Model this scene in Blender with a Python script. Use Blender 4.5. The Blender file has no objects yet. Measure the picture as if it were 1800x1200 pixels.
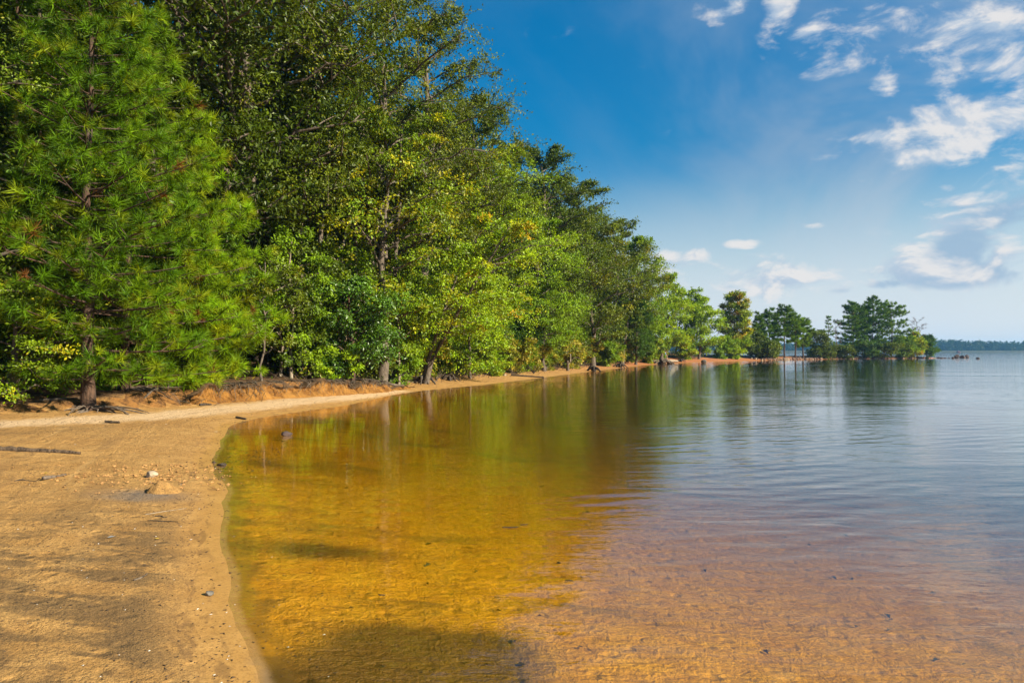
import bpy, math, random
import numpy as np
from mathutils import Vector

sc = bpy.context.scene
COL = sc.collection
PI = math.pi
RNG = np.random.default_rng(7)

# ------------------------------------------------------------------ camera
EYE = 1.73
HZ = 616.5          # horizon row of the 1800x1200 photograph
F = 1200.0          # focal length in those pixels (24 mm)
cam = bpy.data.cameras.new("camera")
cam.lens = 24.0
cam.sensor_width = 36.0
cam.clip_end = 6000.0
cam.clip_start = 0.05
cam_ob = bpy.data.objects.new("camera", cam)
COL.objects.link(cam_ob)
cam_ob.location = (0, 0, EYE)
cam_ob.rotation_euler = (math.radians(90 + math.degrees(math.atan((HZ - 600) / F))), 0, 0)
sc.camera = cam_ob

# ------------------------------------------------------------------ light and sky
SUN_EL = math.radians(29)
SUN_AZ = math.radians(112)       # clockwise from +Y: right of and a little behind the camera
sun = bpy.data.lights.new("sun", 'SUN')
sun.energy = 5.0
sun.angle = math.radians(0.53)
sun.color = (1.0, 0.89, 0.70)
sun_ob = bpy.data.objects.new("sun", sun)
COL.objects.link(sun_ob)
sdir = Vector((math.sin(SUN_AZ) * math.cos(SUN_EL), math.cos(SUN_AZ) * math.cos(SUN_EL), math.sin(SUN_EL)))
sun_ob.rotation_euler = sdir.to_track_quat('Z', 'Y').to_euler()
sun_ob.location = (30, -20, 30)

sc.view_settings.view_transform = 'Standard'
sc.view_settings.look = 'None'
sc.view_settings.exposure = 1.15
sc.view_settings.gamma = 1.0
sc.view_settings.use_curve_mapping = False
sc.render.engine = 'CYCLES'
sc.cycles.max_bounces = 8
sc.cycles.diffuse_bounces = 3
sc.cycles.glossy_bounces = 3
sc.cycles.transmission_bounces = 4
sc.cycles.transparent_max_bounces = 10
sc.cycles.volume_bounces = 0
sc.cycles.use_denoising = True
sc.cycles.caustics_reflective = False
sc.cycles.caustics_refractive = False
sc.cycles.sample_clamp_indirect = 6.0


class NT:
    """small helper to wire nodes"""
    def __init__(s, tree):
        s.t = tree
        s.n = tree.nodes
        s.l = tree.links

    def add(s, typ, ins=None, **kw):
        nd = s.n.new(typ)
        for k, v in kw.items():
            setattr(nd, k, v)
        for k, v in (ins or {}).items():
            s.set(nd.inputs[k], v)
        return nd

    def set(s, sock, v):
        if isinstance(v, bpy.types.NodeSocket):
            s.l.new(v, sock)
        elif isinstance(v, bpy.types.Node):
            s.l.new(v.outputs[0], sock)
        else:
            if isinstance(v, tuple) and len(v) == 3 and sock.type == 'RGBA':
                v = (*v, 1)
            sock.default_value = v

    def math(s, op, a, b=None, c=None, clamp=False):
        nd = s.n.new('ShaderNodeMath')
        nd.operation = op
        nd.use_clamp = clamp
        s.set(nd.inputs[0], a)
        if b is not None:
            s.set(nd.inputs[1], b)
        if c is not None:
            s.set(nd.inputs[2], c)
        return nd.outputs[0]

    def vmath(s, op, a, b=None):
        nd = s.n.new('ShaderNodeVectorMath')
        nd.operation = op
        s.set(nd.inputs[0], a)
        if b is not None:
            s.set(nd.inputs[1], b)
        return nd.outputs['Value'] if op in ('LENGTH', 'DOT_PRODUCT') else nd.outputs[0]

    def mr(s, v, a, b, c=0.0, d=1.0, smooth=True):
        nd = s.n.new('ShaderNodeMapRange')
        nd.interpolation_type = 'SMOOTHSTEP' if smooth else 'LINEAR'
        nd.clamp = True
        s.set(nd.inputs[0], v)
        for i, x in enumerate((a, b, c, d)):
            s.set(nd.inputs[i + 1], x)
        return nd.outputs[0]

    def mix(s, f, a, b, blend='MIX'):
        nd = s.n.new('ShaderNodeMix')
        nd.data_type = 'RGBA'
        nd.blend_type = blend
        s.set(nd.inputs[0], f)
        s.set(nd.inputs[6], a)
        s.set(nd.inputs[7], b)
        return nd.outputs[2]

    def noise(s, vec, scale, detail=4, rough=0.55, dist=0.0):
        nd = s.n.new('ShaderNodeTexNoise')
        s.set(nd.inputs['Vector'], vec)
        nd.inputs['Scale'].default_value = scale
        nd.inputs['Detail'].default_value = detail
        nd.inputs['Roughness'].default_value = rough
        nd.inputs['Distortion'].default_value = dist
        return nd.outputs['Fac']

    def scale(s, vec, sx, sy, sz, off=(0, 0, 0)):
        nd = s.n.new('ShaderNodeMapping')
        s.set(nd.inputs['Vector'], vec)
        nd.inputs['Scale'].default_value = (sx, sy, sz)
        nd.inputs['Location'].default_value = off
        return nd.outputs[0]


world = bpy.data.worlds.new("World")
sc.world = world
world.use_nodes = True


def build_world():
    g = NT(world.node_tree)
    for n in list(g.n):
        g.n.remove(n)
    sky = g.add('ShaderNodeTexSky', sky_type='NISHITA', sun_disc=False)
    sky.sun_elevation = SUN_EL
    sky.sun_rotation = SUN_AZ
    sky.altitude = 200
    sky.air_density = 1.25
    sky.dust_density = 0.6
    sky.ozone_density = 3.0
    tc = g.add('ShaderNodeTexCoord')
    d = g.vmath('NORMALIZE', tc.outputs['Generated'])
    sep = g.add('ShaderNodeSeparateXYZ', {0: d})
    el = g.math('ARCSINE', sep.outputs[2])
    az = g.math('ARCTAN2', sep.outputs[0], sep.outputs[1])
    ae = g.add('ShaderNodeCombineXYZ', {0: az, 1: el, 2: 0.0}).outputs[0]
    up = g.math('MAXIMUM', sep.outputs[2], 0.0)
    # deeper, more saturated blue overhead, paler towards the horizon
    hs = g.add('ShaderNodeHueSaturation', {'Saturation': g.mr(up, 0.02, 0.38, 1.1, 2.0), 'Value': 1.0, 'Hue': 0.5, 'Color': sky.outputs[0]})
    col = g.mix(g.mr(up, 0.05, 0.5), hs.outputs[0], g.mix(1.0, hs.outputs[0], (0.04, 1.24, 1.18), "MULTIPLY"))
    # ---- clouds: (az, el) ellipses in degrees times broken noise
    def ang(px, py):
        a = math.atan((px - 900) / F)
        return a, math.atan((HZ - py) / F * math.cos(a))
    blobs = [  # px, py, half width, half height, weight
        (1270, 18, 48, 36, 1.0), (1375, 22, 36, 32, 0.9), (1425, 60, 36, 18, .85), (1705, 62, 90, 62, .95), (1560, 140, 30, 28, .9),
        (1700, 215, 105, 50, 1.05), (1560, 238, 52, 14, 1.0), (1625, 275, 60, 18, 1.0), (1668, 330, 14, 9, .9),
        (1700, 350, 50, 12, .9), (1655, 400, 62, 26, .9), (1610, 434, 40, 14, .9), (1760, 445, 34, 38, .7), (1422, 396, 28, 7, .75),
        (1228, 450, 26, 13, .9), (1165, 448, 34, 14, .8), (1390, 480, 40, 22, .8), (1330, 497, 110, 16, .8), (1460, 500, 90, 18, .65),
        (1720, 300, 90, 60, .35), (1600, 20, 160, 40, .55),
        (1310, 428, 36, 9, .7), (1690, 480, 120, 22, .45),
        (1480, 60, 130, 60, .5), (1745, 120, 90, 90, .55), (1630, 250, 170, 70, .42), (1360, 490, 160, 36, .95), (1580, 480, 200, 44, .7), (1200, 470, 80, 20, .5), (1700, 390, 120, 30, .5)]
    msum = None
    for px, py, rx, ry, w in blobs:
        a, e = ang(px, py)
        v = g.vmath('MULTIPLY', g.vmath('SUBTRACT', ae, (a, e, 0)), (F / rx * .78 / 1.0, F / ry * .78, 0))
        m = g.math('MULTIPLY', g.mr(g.vmath('LENGTH', v), 0.0, 1.25, 1.0, 0.0), w)
        msum = m if msum is None else g.math('MAXIMUM', msum, m)
    # scattered clouds everywhere else on the sky
    wide = g.noise(g.scale(d, 1, 1, 2.6), 3.1, 3, .5)
    elsewhere = g.mr(g.math('ABSOLUTE', g.math('SUBTRACT', az, 0.0)), 0.75, 0.95)
    msum = g.math('MAXIMUM', msum, g.math('MULTIPLY', elsewhere, g.mr(wide, .52, .72, 0, .9)))
    sv = g.scale(d, 1, 1, 1.9)
    n1 = g.noise(sv, 13.0, 7, .56, .5)
    n2 = g.noise(g.vmath('ADD', sv, (0.012, -0.004, 0.012)), 13.0, 7, .56, .5)
    nb = g.noise(sv, 38.0, 6, .6, .2)
    dens = g.math('ADD', g.math('MULTIPLY', msum, 1.0), g.math('MULTIPLY', g.math('SUBTRACT', g.math('ADD', g.math('MULTIPLY', n1, .78), g.math('MULTIPLY', nb, .22)), .54), 4.3))
    dens = g.math('MULTIPLY', dens, g.mr(msum, 0.02, 0.3))
    alpha = g.mr(dens, 0.06, .92, 0, .92)
    lit = g.mr(g.math('SUBTRACT', n1, n2), -0.09, 0.07)
    ccol = g.mix(lit, (4.2, 5.1, 6.2), (7.2, 7.0, 6.9))
    # grey-blue cloud bases low on the right
    a1, e1 = ang(1690, 462)
    bl = None
    for px, py, rx, ry, w in [(1690, 440, 42, 46, 1.0), (1670, 482, 95, 22, .95), (1768, 380, 62, 24, .75), (1562, 499, 34, 10, .85), (1700, 360, 30, 8, .6), (1480, 510, 30, 8, .5)]:
        a, e = ang(px, py)
        v = g.vmath('MULTIPLY', g.vmath('SUBTRACT', ae, (a, e, 0)), (F / rx * .78, F / ry * .78, 0))
        m = g.math('MULTIPLY', g.mr(g.vmath('LENGTH', v), 0.0, 1.4, 1.0, 0.0), w)
        bl = m if bl is None else g.math('MAXIMUM', bl, m)
    bden = g.mr(g.math('ADD', bl, g.math('MULTIPLY', g.math('SUBTRACT', n1, .5), 1.8)), .24, .70, 0, .78)
    # veil of thin high cloud
    veil = g.noise(g.scale(d, 1.0, 1.0, 1.4, (3, 1, 0)), 3.2, 5, .6, .6)
    veil = g.math('MULTIPLY', g.mr(veil, .36, .70, .1, .62), g.mr(az, 0.0, .55, .08, 1))
    low = g.mr(el, -0.03, 0.30, 0.88, 0.0)
    out = g.mix(veil, col, (3.6, 4.3, 5.2))
    out = g.mix(low, out, (6.5, 7.2, 8.0))
    out = g.mix(g.math('MULTIPLY', bden, 1.0), out, (2.7, 4.0, 5.5))
    out = g.mix(alpha, out, ccol)
    bg = g.add('ShaderNodeBackground', {'Color': out, 'Strength': 0.0525})
    o = g.add('ShaderNodeOutputWorld', {0: bg.outputs[0]})


build_world()


# ------------------------------------------------------------------ helpers
def tag(o, label=None, cat=None, group=None, kind=None):
    if label:
        o['label'] = label
    if cat:
        o['category'] = cat
    if group:
        o['group'] = group
    if kind:
        o['kind'] = kind
    return o


def np_mesh(name, V, faces, mat=None, smooth=False, attrs=None):
    """faces: array (n,k) or a list of such arrays"""
    if not isinstance(faces, (list, tuple)):
        faces = [faces]
    faces = [np.asarray(f, dtype=np.int32) for f in faces if len(f)]
    me = bpy.data.meshes.new(name)
    V = np.asarray(V, dtype=np.float32)
    me.vertices.add(len(V))
    me.vertices.foreach_set('co', V.ravel())
    tot = np.concatenate([np.full(len(f), f.shape[1], dtype=np.int32) for f in faces])
    loops = np.concatenate([f.ravel() for f in faces])
    start = np.concatenate([[0], np.cumsum(tot)[:-1]]).astype(np.int32)
    me.loops.add(len(loops))
    me.loops.foreach_set('vertex_index', loops)
    me.polygons.add(len(tot))
    me.polygons.foreach_set('loop_start', start)
    try:
        me.polygons.foreach_set('loop_total', tot)
    except Exception:
        pass
    me.polygons.foreach_set('use_smooth', np.full(len(tot), smooth, dtype=bool))
    for k, (typ, arr) in (attrs or {}).items():
        at = me.attributes.new(k, typ, 'POINT')
        arr = np.asarray(arr, dtype=np.float32)
        at.data.foreach_set('color' if typ == 'FLOAT_COLOR' else 'value', arr.ravel())
    me.update(calc_edges=True)
    if mat:
        me.materials.append(mat)
    return me


def obj(name, me, parent=None, loc=(0, 0, 0), rz=0.0):
    o = bpy.data.objects.new(name, me)
    COL.objects.link(o)
    if parent:
        o.parent = parent
    o.location = loc
    o.rotation_euler = (0, 0, rz)
    return o


def empty(name, loc, rz=0.0, label=None, cat=None, group=None):
    o = bpy.data.objects.new(name, None)
    COL.objects.link(o)
    o.location = loc
    o.rotation_euler = (0, 0, rz)
    return tag(o, label, cat, group)


def hash2(ix, iy, seed):
    h = (ix.astype(np.int64) * 374761393 + iy.astype(np.int64) * 668265263 + seed * 974711) & 0x7fffffff
    h = ((h ^ (h >> 13)) * 1274126177) & 0x7fffffff
    h = h ^ (h >> 16)
    return (h & 0xffff) / 65535.0


def vnoise(x, y, seed=0):
    ix, iy = np.floor(x), np.floor(y)
    fx, fy = x - ix, y - iy
    fx = fx * fx * (3 - 2 * fx)
    fy = fy * fy * (3 - 2 * fy)
    a, b = hash2(ix, iy, seed), hash2(ix + 1, iy, seed)
    c, d = hash2(ix, iy + 1, seed), hash2(ix + 1, iy + 1, seed)
    return (a * (1 - fx) + b * fx) * (1 - fy) + (c * (1 - fx) + d * fx) * fy


def fbm(x, y, seed=0, octv=4):
    s, amp, tot = 0, 1.0, 0
    for i in range(octv):
        s = s + amp * vnoise(x * 2 ** i + 17.3 * i, y * 2 ** i - 9.1 * i, seed + i)
        tot += amp
        amp *= .5
    return s / tot - .5


def spline(P, per=6):
    P = np.array(P, float)
    Q = np.vstack([2 * P[0] - P[1], P, 2 * P[-1] - P[-2]])
    out = []
    t = np.linspace(0, 1, per, endpoint=False)[:, None]
    for i in range(1, len(Q) - 2):
        p0, p1, p2, p3 = Q[i - 1], Q[i], Q[i + 1], Q[i + 2]
        out.append(.5 * ((2 * p1) + (-p0 + p2) * t + (2 * p0 - 5 * p1 + 4 * p2 - p3) * t * t + (-p0 + 3 * p1 - 3 * p2 + p3) * t ** 3))
    out.append(P[-1:])
    return np.vstack(out)


def poly_sdf(x, y, P):
    """signed distance to closed polygon P, positive inside"""
    x = np.asarray(x, float).ravel()
    y = np.asarray(y, float).ravel()
    res = np.empty(len(x))
    A, B = P, np.roll(P, -1, 0)
    E = B - A
    L2 = (E ** 2).sum(1) + 1e-12
    for k in range(0, len(x), 20000):
        px, py = x[k:k + 20000, None], y[k:k + 20000, None]
        wx, wy = px - A[:, 0], py - A[:, 1]
        t = np.clip((wx * E[:, 0] + wy * E[:, 1]) / L2, 0, 1)
        d2 = (wx - t * E[:, 0]) ** 2 + (wy - t * E[:, 1]) ** 2
        cond = (A[:, 1] > py) != (B[:, 1] > py)
        xin = A[:, 0] + (py - A[:, 1]) / np.where(np.abs(E[:, 1]) < 1e-9, 1e-9, E[:, 1]) * E[:, 0]
        inside = (np.sum(cond & (px < xin), 1) % 2) == 1
        res[k:k + 20000] = np.sqrt(d2.min(1)) * np.where(inside, 1, -1)
    return res


# ------------------------------------------------------------------ the plan of the cove
FRONT = spline([(6, -14), (2.6, -4), (0.35, 0.3), (-0.62, 2.0), (-1.3, 3.5), (-1.83, 4.55), (-2.34, 5.6), (-2.85, 6.7), (-3.69, 8.74), (-4.5, 10.3),
                (-5.6, 13.2), (-6.5, 15.9), (-6.5, 17.6), (-5.9, 20.0), (-5.3, 21.6), (-4.6, 27.2), (-3.4, 30.8), (-1.45, 34.9), (2.24, 44.8), (6.7, 57.5), (11.9, 71.6),
                (18, 86.8), (24.9, 99.5), (38.9, 116.6), (54.8, 131.6), (72.9, 145.7), (96.8, 157)], 5)
BACK = spline([(101, 160), (98, 163.5), (84, 162.5), (66, 153.5), (50, 143.5), (40, 140), (34, 150), (22, 210), (-20, 420)], 4)
LAND = np.vstack([FRONT, BACK, [(-500, 420), (-500, -200), (6, -200)]])
EDGE = spline([(-26, -12), (-21, 3), (-14.3, 11.4), (-11.7, 15.0), (-10.2, 17.3), (-9.1, 19.6), (-8.3, 21.4), (-7.4, 24.1), (-6.3, 27.2), (-4.6, 33.0), (-1.9, 40.6),
               (1.9, 51.0), (7.2, 65.5), (12.6, 79.5), (20.2, 99.5), (29.6, 113), (40.6, 125), (55.6, 137.0), (73.2, 148.9), (94, 159.2)], 5)
EBACK = spline([(96, 161.5), (84, 160), (66, 151), (50, 141.3), (40, 137.5), (31, 149), (19, 209), (-24, 420)], 4)
WOOD = np.vstack([EDGE, EBACK, [(-500, 420), (-500, -12)]])
PATH = np.array([(-24, 5.5), (-14, 10.0), (-10.3, 13.3), (-8.6, 16.6), (-7.6, 19.6), (-6.6, 22.4), (-5.6, 25.2), (-4.6, 28.5)])


def line_dist(x, y, P):
    x = np.asarray(x, float).ravel()
    y = np.asarray(y, float).ravel()
    best = np.full(len(x), 1e9)
    for a, b in zip(P[:-1], P[1:]):
        e = b - a
        t = np.clip(((x - a[0]) * e[0] + (y - a[1]) * e[1]) / (e @ e), 0, 1)
        best = np.minimum(best, np.hypot(x - a[0] - t * e[0], y - a[1] - t * e[1]))
    return best


def sstep(a, b, v):
    t = np.clip((v - a) / (b - a), 0, 1)
    return t * t * (3 - 2 * t)


def make_prints():
    rng = np.random.default_rng(404)
    out = []
    for x0, y0, a, n in ((-5.2, 3.6, 1.75, 16), (-3.6, 3.2, 1.95, 12), (-7.6, 5.0, 1.2, 14), (-4.2, 6.0, 2.2, 9), (-6.2, 9.5, .9, 8), (-9.5, 8.0, 1.2, 12)):
        for k in range(n):
            d = k * .62
            sd = .11 if k % 2 else -.11
            out.append((x0 + math.cos(a) * d - math.sin(a) * sd + rng.normal(0, .05), y0 + math.sin(a) * d + math.cos(a) * sd + rng.normal(0, .05), a + rng.normal(0, .2), rng.uniform(.6, 1.1)))
    for _ in range(70):
        out.append((rng.uniform(-9, -2.6), rng.uniform(3.2, 11), rng.uniform(0, 3.1), rng.uniform(.3, .9)))
    return out


PRINTS = make_prints()


def footprints(x, y):
    z = np.zeros(len(x))
    for px, py, a, k in PRINTS:
        m = (np.abs(x - px) < .5) & (np.abs(y - py) < .5)
        if not m.any():
            continue
        dx, dy = x[m] - px, y[m] - py
        u, v = dx * math.cos(a) + dy * math.sin(a), -dx * math.sin(a) + dy * math.cos(a)
        q = (u / .15) ** 2 + (v / .065) ** 2
        z[m] += k * (-.028 * np.exp(-q ** 2) + .012 * np.exp(-(np.sqrt(q) - 1.55) ** 2 * 6))
    return z


def height(x, y, full=False):
    x = np.asarray(x, float).ravel()
    y = np.asarray(y, float).ravel()
    s = poly_sdf(x, y, LAND)
    b = poly_sdf(x, y, WOOD)
    s = s + fbm(x * .9, y * .9, 3) * .16 * sstep(1, 4, np.hypot(x, y)) + fbm(x * 4, y * 4, 5) * .035
    bn = b + fbm(x * .8, y * .8, 9) * .7 + fbm(x * 3, y * 3, 12) * .22
    land = (.62 + .40 * sstep(45, 95, y)) * (1 - np.exp(-np.maximum(s, 0) * .145))
    step = .12 + .25 * sstep(16.4, 19, y) * (1 - sstep(27, 31, y)) * sstep(-14, -9, x) + .05 * sstep(10, 15, y) * (1 - sstep(25, 30, y))
    land = land + step * sstep(0.0, .32, bn) + np.clip(bn, 0, 110) * .032
    dd = np.maximum(-s, 0)
    sea = -2.9 * (1 - np.exp(-(.036 * dd + .0011 * dd ** 2)))
    z = np.where(s > 0, land, sea)
    # trodden, dug and rain-pocked sand
    near = 1 - sstep(14, 40, np.hypot(x, y))
    z = z + near * (fbm(x * 2.2, y * 2.2, 21) * .05 + fbm(x * 7, y * 7, 25, 3) * .022) * sstep(.3, 1.8, s) * (1 - sstep(-.2, .3, bn) * .5)
    z = z + sstep(0, 2, bn) * fbm(x * .7, y * .7, 31) * .25
    z = z + footprints(x, y) * sstep(.4, 1.0, s)
    dig = np.exp(-((x + 4.75) ** 2 / .35 + (y - 9.05) ** 2 / .5))
    z = z + dig * fbm(x * 6, y * 6, 41, 3) * .12 - dig * .02
    z = z + np.where(s < 0, fbm(x * 1.1, y * 1.1, 51) * .05 * sstep(.1, 1.5, -s) + fbm(x * 5, y * 5, 55, 2) * .010 * sstep(.1, .8, -s), 0)
    if full:
        return z, s, bn
    return z


def gz(x, y):
    return float(height(np.array([x]), np.array([y]))[0])


def at(px, py, z=0.0):
    """ground point of a photograph pixel at height z"""
    d = (EYE - z) * F / (py - HZ)
    return (px - 900) / F * d, d


def ground_at(px, py):
    z = .2
    for _ in range(12):
        x, y = at(px, py, z)
        z = .5 * z + .5 * gz(x, y)
    return x, y, gz(x, y)


# ------------------------------------------------------------------ materials
def material(name):
    m = bpy.data.materials.new(name)
    m.use_nodes = True
    g = NT(m.node_tree)
    for n in list(g.n):
        g.n.remove(n)
    out = g.add('ShaderNodeOutputMaterial')
    return m, g, out


def mat_ground():
    m, g, out = material('sand_and_soil')
    pos = g.add('ShaderNodeNewGeometry').outputs['Position']
    s = g.add('ShaderNodeAttribute', attribute_name='shore').outputs['Fac']
    b = g.add('ShaderNodeAttribute', attribute_name='wood').outputs['Fac']
    pt = g.add('ShaderNodeAttribute', attribute_name='track').outputs['Fac']
    silt_and_shadow = g.add('ShaderNodeAttribute', attribute_name='silt_and_shadow').outputs['Fac']  # grey silt on the sand, painted shadow on the bed
    n_big = g.noise(pos, .55, 5, .6)
    n_mid = g.noise(pos, 3.2, 6, .65)
    n_fine = g.noise(pos, 26, 5, .7)
    n_grain = g.noise(pos, 150, 2, .6)
    sand = g.mix(g.mr(n_mid, .3, .7), (0.37, 0.198, 0.054), (0.52, 0.298, 0.092))
    sand = g.mix(g.mr(n_big, .35, .65, 0, .5), sand, (0.34, 0.17, 0.042))
    far = g.mr(g.add('ShaderNodeSeparateXYZ', {0: pos}).outputs[1], 45, 90)
    sand = g.mix(far, sand, (0.38, 0.135, 0.045))
    sand = g.mix(g.mr(n_fine, .50, .72, 0, .7), sand, (0.17, 0.085, 0.028))
    n_spk = g.noise(pos, 62, 3, .7)
    sand = g.mix(g.mr(n_spk, .53, .62, 0, .58), sand, (0.10, 0.055, 0.022))
    sand = g.mix(g.mr(n_spk, .40, .30, 0, .5), sand, (0.56, 0.38, 0.17))
    # worn pale track
    tr = g.mr(g.math('ADD', pt, g.math('MULTIPLY', g.math('SUBTRACT', n_mid, .5), 1.3)), .95, .30, 0, .95)
    sand = g.mix(tr, sand, g.mix(g.mr(n_fine, .4, .7), (0.60, 0.42, 0.24), (0.48, 0.31, 0.15)))
    # dark organic grains washed up in tongues above the waterline
    sv = g.scale(pos, 1.1, 4.5, 1)
    yv = g.add('ShaderNodeSeparateXYZ', {0: pos}).outputs[1]
    tong = g.noise(g.add('ShaderNodeCombineXYZ', {0: g.math('MULTIPLY', s, 1.1), 1: g.math('MULTIPLY', yv, 3.6), 2: 0.0}).outputs[0], 1.0, 5, .62, .9)
    big = g.noise(g.add('ShaderNodeCombineXYZ', {0: g.math('MULTIPLY', s, 1.5), 1: g.math('MULTIPLY', yv, .75), 2: 4.0}).outputs[0], 1.0, 6, .65, .6)
    band = g.math('MULTIPLY', g.mr(s, .16, .62), g.mr(s, 2.5, 1.3))
    yy = g.add('ShaderNodeSeparateXYZ', {0: pos}).outputs[1]
    band = g.math('MULTIPLY', band, g.mr(yy, 8.2, 5.6))
    dk = g.mr(g.math('ADD', g.math('MULTIPLY', tong, .55), g.math('MULTIPLY', big, .45)), .44, .53)
    dk = g.math('MULTIPLY', g.math('MULTIPLY', dk, band), g.mr(n_grain, .25, .6, .45, 1.0))
    sand = g.mix(g.math('MULTIPLY', dk, .80), sand, (0.095, 0.06, 0.027))
    # darker debris strip by the track on the left
    strip = g.math('MULTIPLY', g.mr(pt, .7, 1.1), g.mr(pt, 2.6, 1.5))
    strip = g.math('MULTIPLY', strip, g.math('MULTIPLY', g.mr(n_mid, .42, .62), g.mr(yy, 16, 13)))
    sand = g.mix(g.math('MULTIPLY', strip, .6), sand, (0.15, 0.085, 0.03))
    sand = g.mix(g.math('MULTIPLY', silt_and_shadow, .85), sand, (0.13, 0.115, 0.10))
    # damp smooth lip
    wet = g.mr(s, .42, .04)
    sand = g.mix(g.math('MULTIPLY', wet, .45), sand, (0.42, 0.225, 0.065))
    wrk = g.noise(g.add('ShaderNodeCombineXYZ', {0: g.math('MULTIPLY', s, 9.0), 1: g.math('MULTIPLY', yy, 2.4), 2: 7.0}).outputs[0], 1.0, 5, .65, .8)
    sand = g.mix(g.math('MULTIPLY', g.mr(wrk, .50, .62, 0, .6), g.math('MULTIPLY', g.mr(s, .55, .30), g.mr(s, .06, .16))), sand, (0.16, 0.085, 0.032))
    # ruts and drift lines that follow the waterline
    rut = g.noise(g.add('ShaderNodeCombineXYZ', {0: g.math('MULTIPLY', s, 4.2), 1: g.math('MULTIPLY', yy, .28), 2: 2.0}).outputs[0], 1.0, 4, .6, .5)
    sand = g.mix(g.math('MULTIPLY', g.mr(rut, .52, .68, 0, .4), g.mr(s, .4, 1.0)), sand, (0.21, 0.115, 0.042))
    sand = g.mix(g.math('MULTIPLY', g.mr(rut, .44, .30, 0, .5), g.mr(s, .8, 1.6)), sand, (0.48, 0.29, 0.105))
    # specks
    vo = g.add('ShaderNodeTexVoronoi', {'Vector': pos, 'Scale': 13.0, 'Randomness': 1.0})
    sp = g.math('MULTIPLY', g.mr(vo.outputs['Distance'], .16, .09), g.mr(g.add('ShaderNodeSeparateColor', {0: vo.outputs['Color']}).outputs[0], .62, .64))
    sand = g.mix(g.math('MULTIPLY', sp, .75), sand, (0.07, 0.04, 0.02))
    # lake bed
    bed = g.mix(g.mr(n_mid, .3, .7), (0.60, 0.258, 0.010), (0.76, 0.36, 0.018))
    bed = g.mix(g.mr(n_fine, .48, .70, 0, .6), bed, (0.24, 0.10, 0.012))
    bed = g.mix(g.mr(g.noise(g.scale(pos, 2.5, 6.5, 1), 1.6, 5, .65, 1.0), .5, .72, 0, .55), bed, (0.20, 0.09, 0.012))
    ol = g.math('MULTIPLY', g.mr(s, .0, -.05), g.mr(g.math('ADD', s, g.math('MULTIPLY', g.math('SUBTRACT', n_mid, .5), .9)), -.34, -.08))
    bed = g.mix(g.math('MULTIPLY', ol, .78), bed, (0.17, 0.085, 0.014))
    pn = g.noise(g.scale(pos, .38, .9, 1, (4.2, 1.0, 0)), 1.0, 4, .55, .4)
    bed = g.mix(g.math('MULTIPLY', g.mr(pn, .55, .70), .6), bed, (0.12, 0.075, 0.018))
    bsp = g.math('MULTIPLY', g.mr(vo.outputs['Distance'], .2, .1), g.mr(g.add('ShaderNodeSeparateColor', {0: vo.outputs['Color']}).outputs[1], .70, .72))
    bed = g.mix(g.math('MULTIPLY', silt_and_shadow, .85), bed, (0.075, 0.042, 0.009))  # foreground shadow put into the bed colour
    base = g.mix(g.mr(s, -.09, -.03), bed, sand)
    # forest floor: needles, leaf litter, orange soil showing through
    lit = g.mix(g.mr(n_fine, .35, .65), (0.045, 0.026, 0.013), (0.14, 0.075, 0.03))
    lit = g.mix(g.mr(n_mid, .5, .72, 0, .7), lit, (0.22, 0.115, 0.04))
    base = g.mix(g.mr(g.math('ADD', b, g.math('MULTIPLY', g.math('SUBTRACT', n_mid, .5), 2.0)), .05, .5), base, lit)
    nz = g.add('ShaderNodeSeparateXYZ', {0: g.add('ShaderNodeNewGeometry').outputs['True Normal']}).outputs[2]
    scar = g.math('MULTIPLY', g.mr(nz, .93, .78), g.mr(b, -1.2, -.4))
    clay = g.mix(g.mr(n_mid, .38, .60), (0.095, 0.045, 0.016), (0.27, 0.125, 0.032))
    base = g.mix(scar, base, clay)
    rough = g.mr(s, .02, .5, .38, .95)
    h = g.math('ADD', g.math('MULTIPLY', n_fine, .5), g.math('ADD', g.math('MULTIPLY', n_mid, 1.2), g.math('MULTIPLY', n_spk, .35)))
    h = g.math('ADD', h, g.math('MULTIPLY', rut, g.mr(s, .5, 1.2, 0, .9)))
    pits = g.add('ShaderNodeTexVoronoi', {'Vector': pos, 'Scale': 5.0, 'Randomness': 1.0})
    h = g.math('ADD', h, g.math('MULTIPLY', g.mr(pits.outputs['Distance'], .05, .32), .5))
    bstr = g.mr(s, .1, .7, .12, .75)
    rip = g.noise(g.scale(pos, 3.2, 11.0, 1), 1.0, 4, .6, 1.6)
    rip2 = g.noise(pos, 7.0, 3, .6, 1.2)
    h = g.math('ADD', h, g.math('MULTIPLY', g.math('ADD', rip, rip2), g.mr(s, -.05, -.3, 0, .8)))
    bstr = g.math('MAXIMUM', bstr, g.mr(s, -.05, -.3, 0, .75))
    bump = g.add('ShaderNodeBump', {'Height': h, 'Strength': bstr, 'Distance': .075})
    p = g.add('ShaderNodeBsdfPrincipled', {'Base Color': base, 'Roughness': rough, 'Normal': bump.outputs[0]})
    p.inputs['Specular IOR Level'].default_value = .25
    g.l.new(p.outputs[0], out.inputs[0])
    return m


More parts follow.
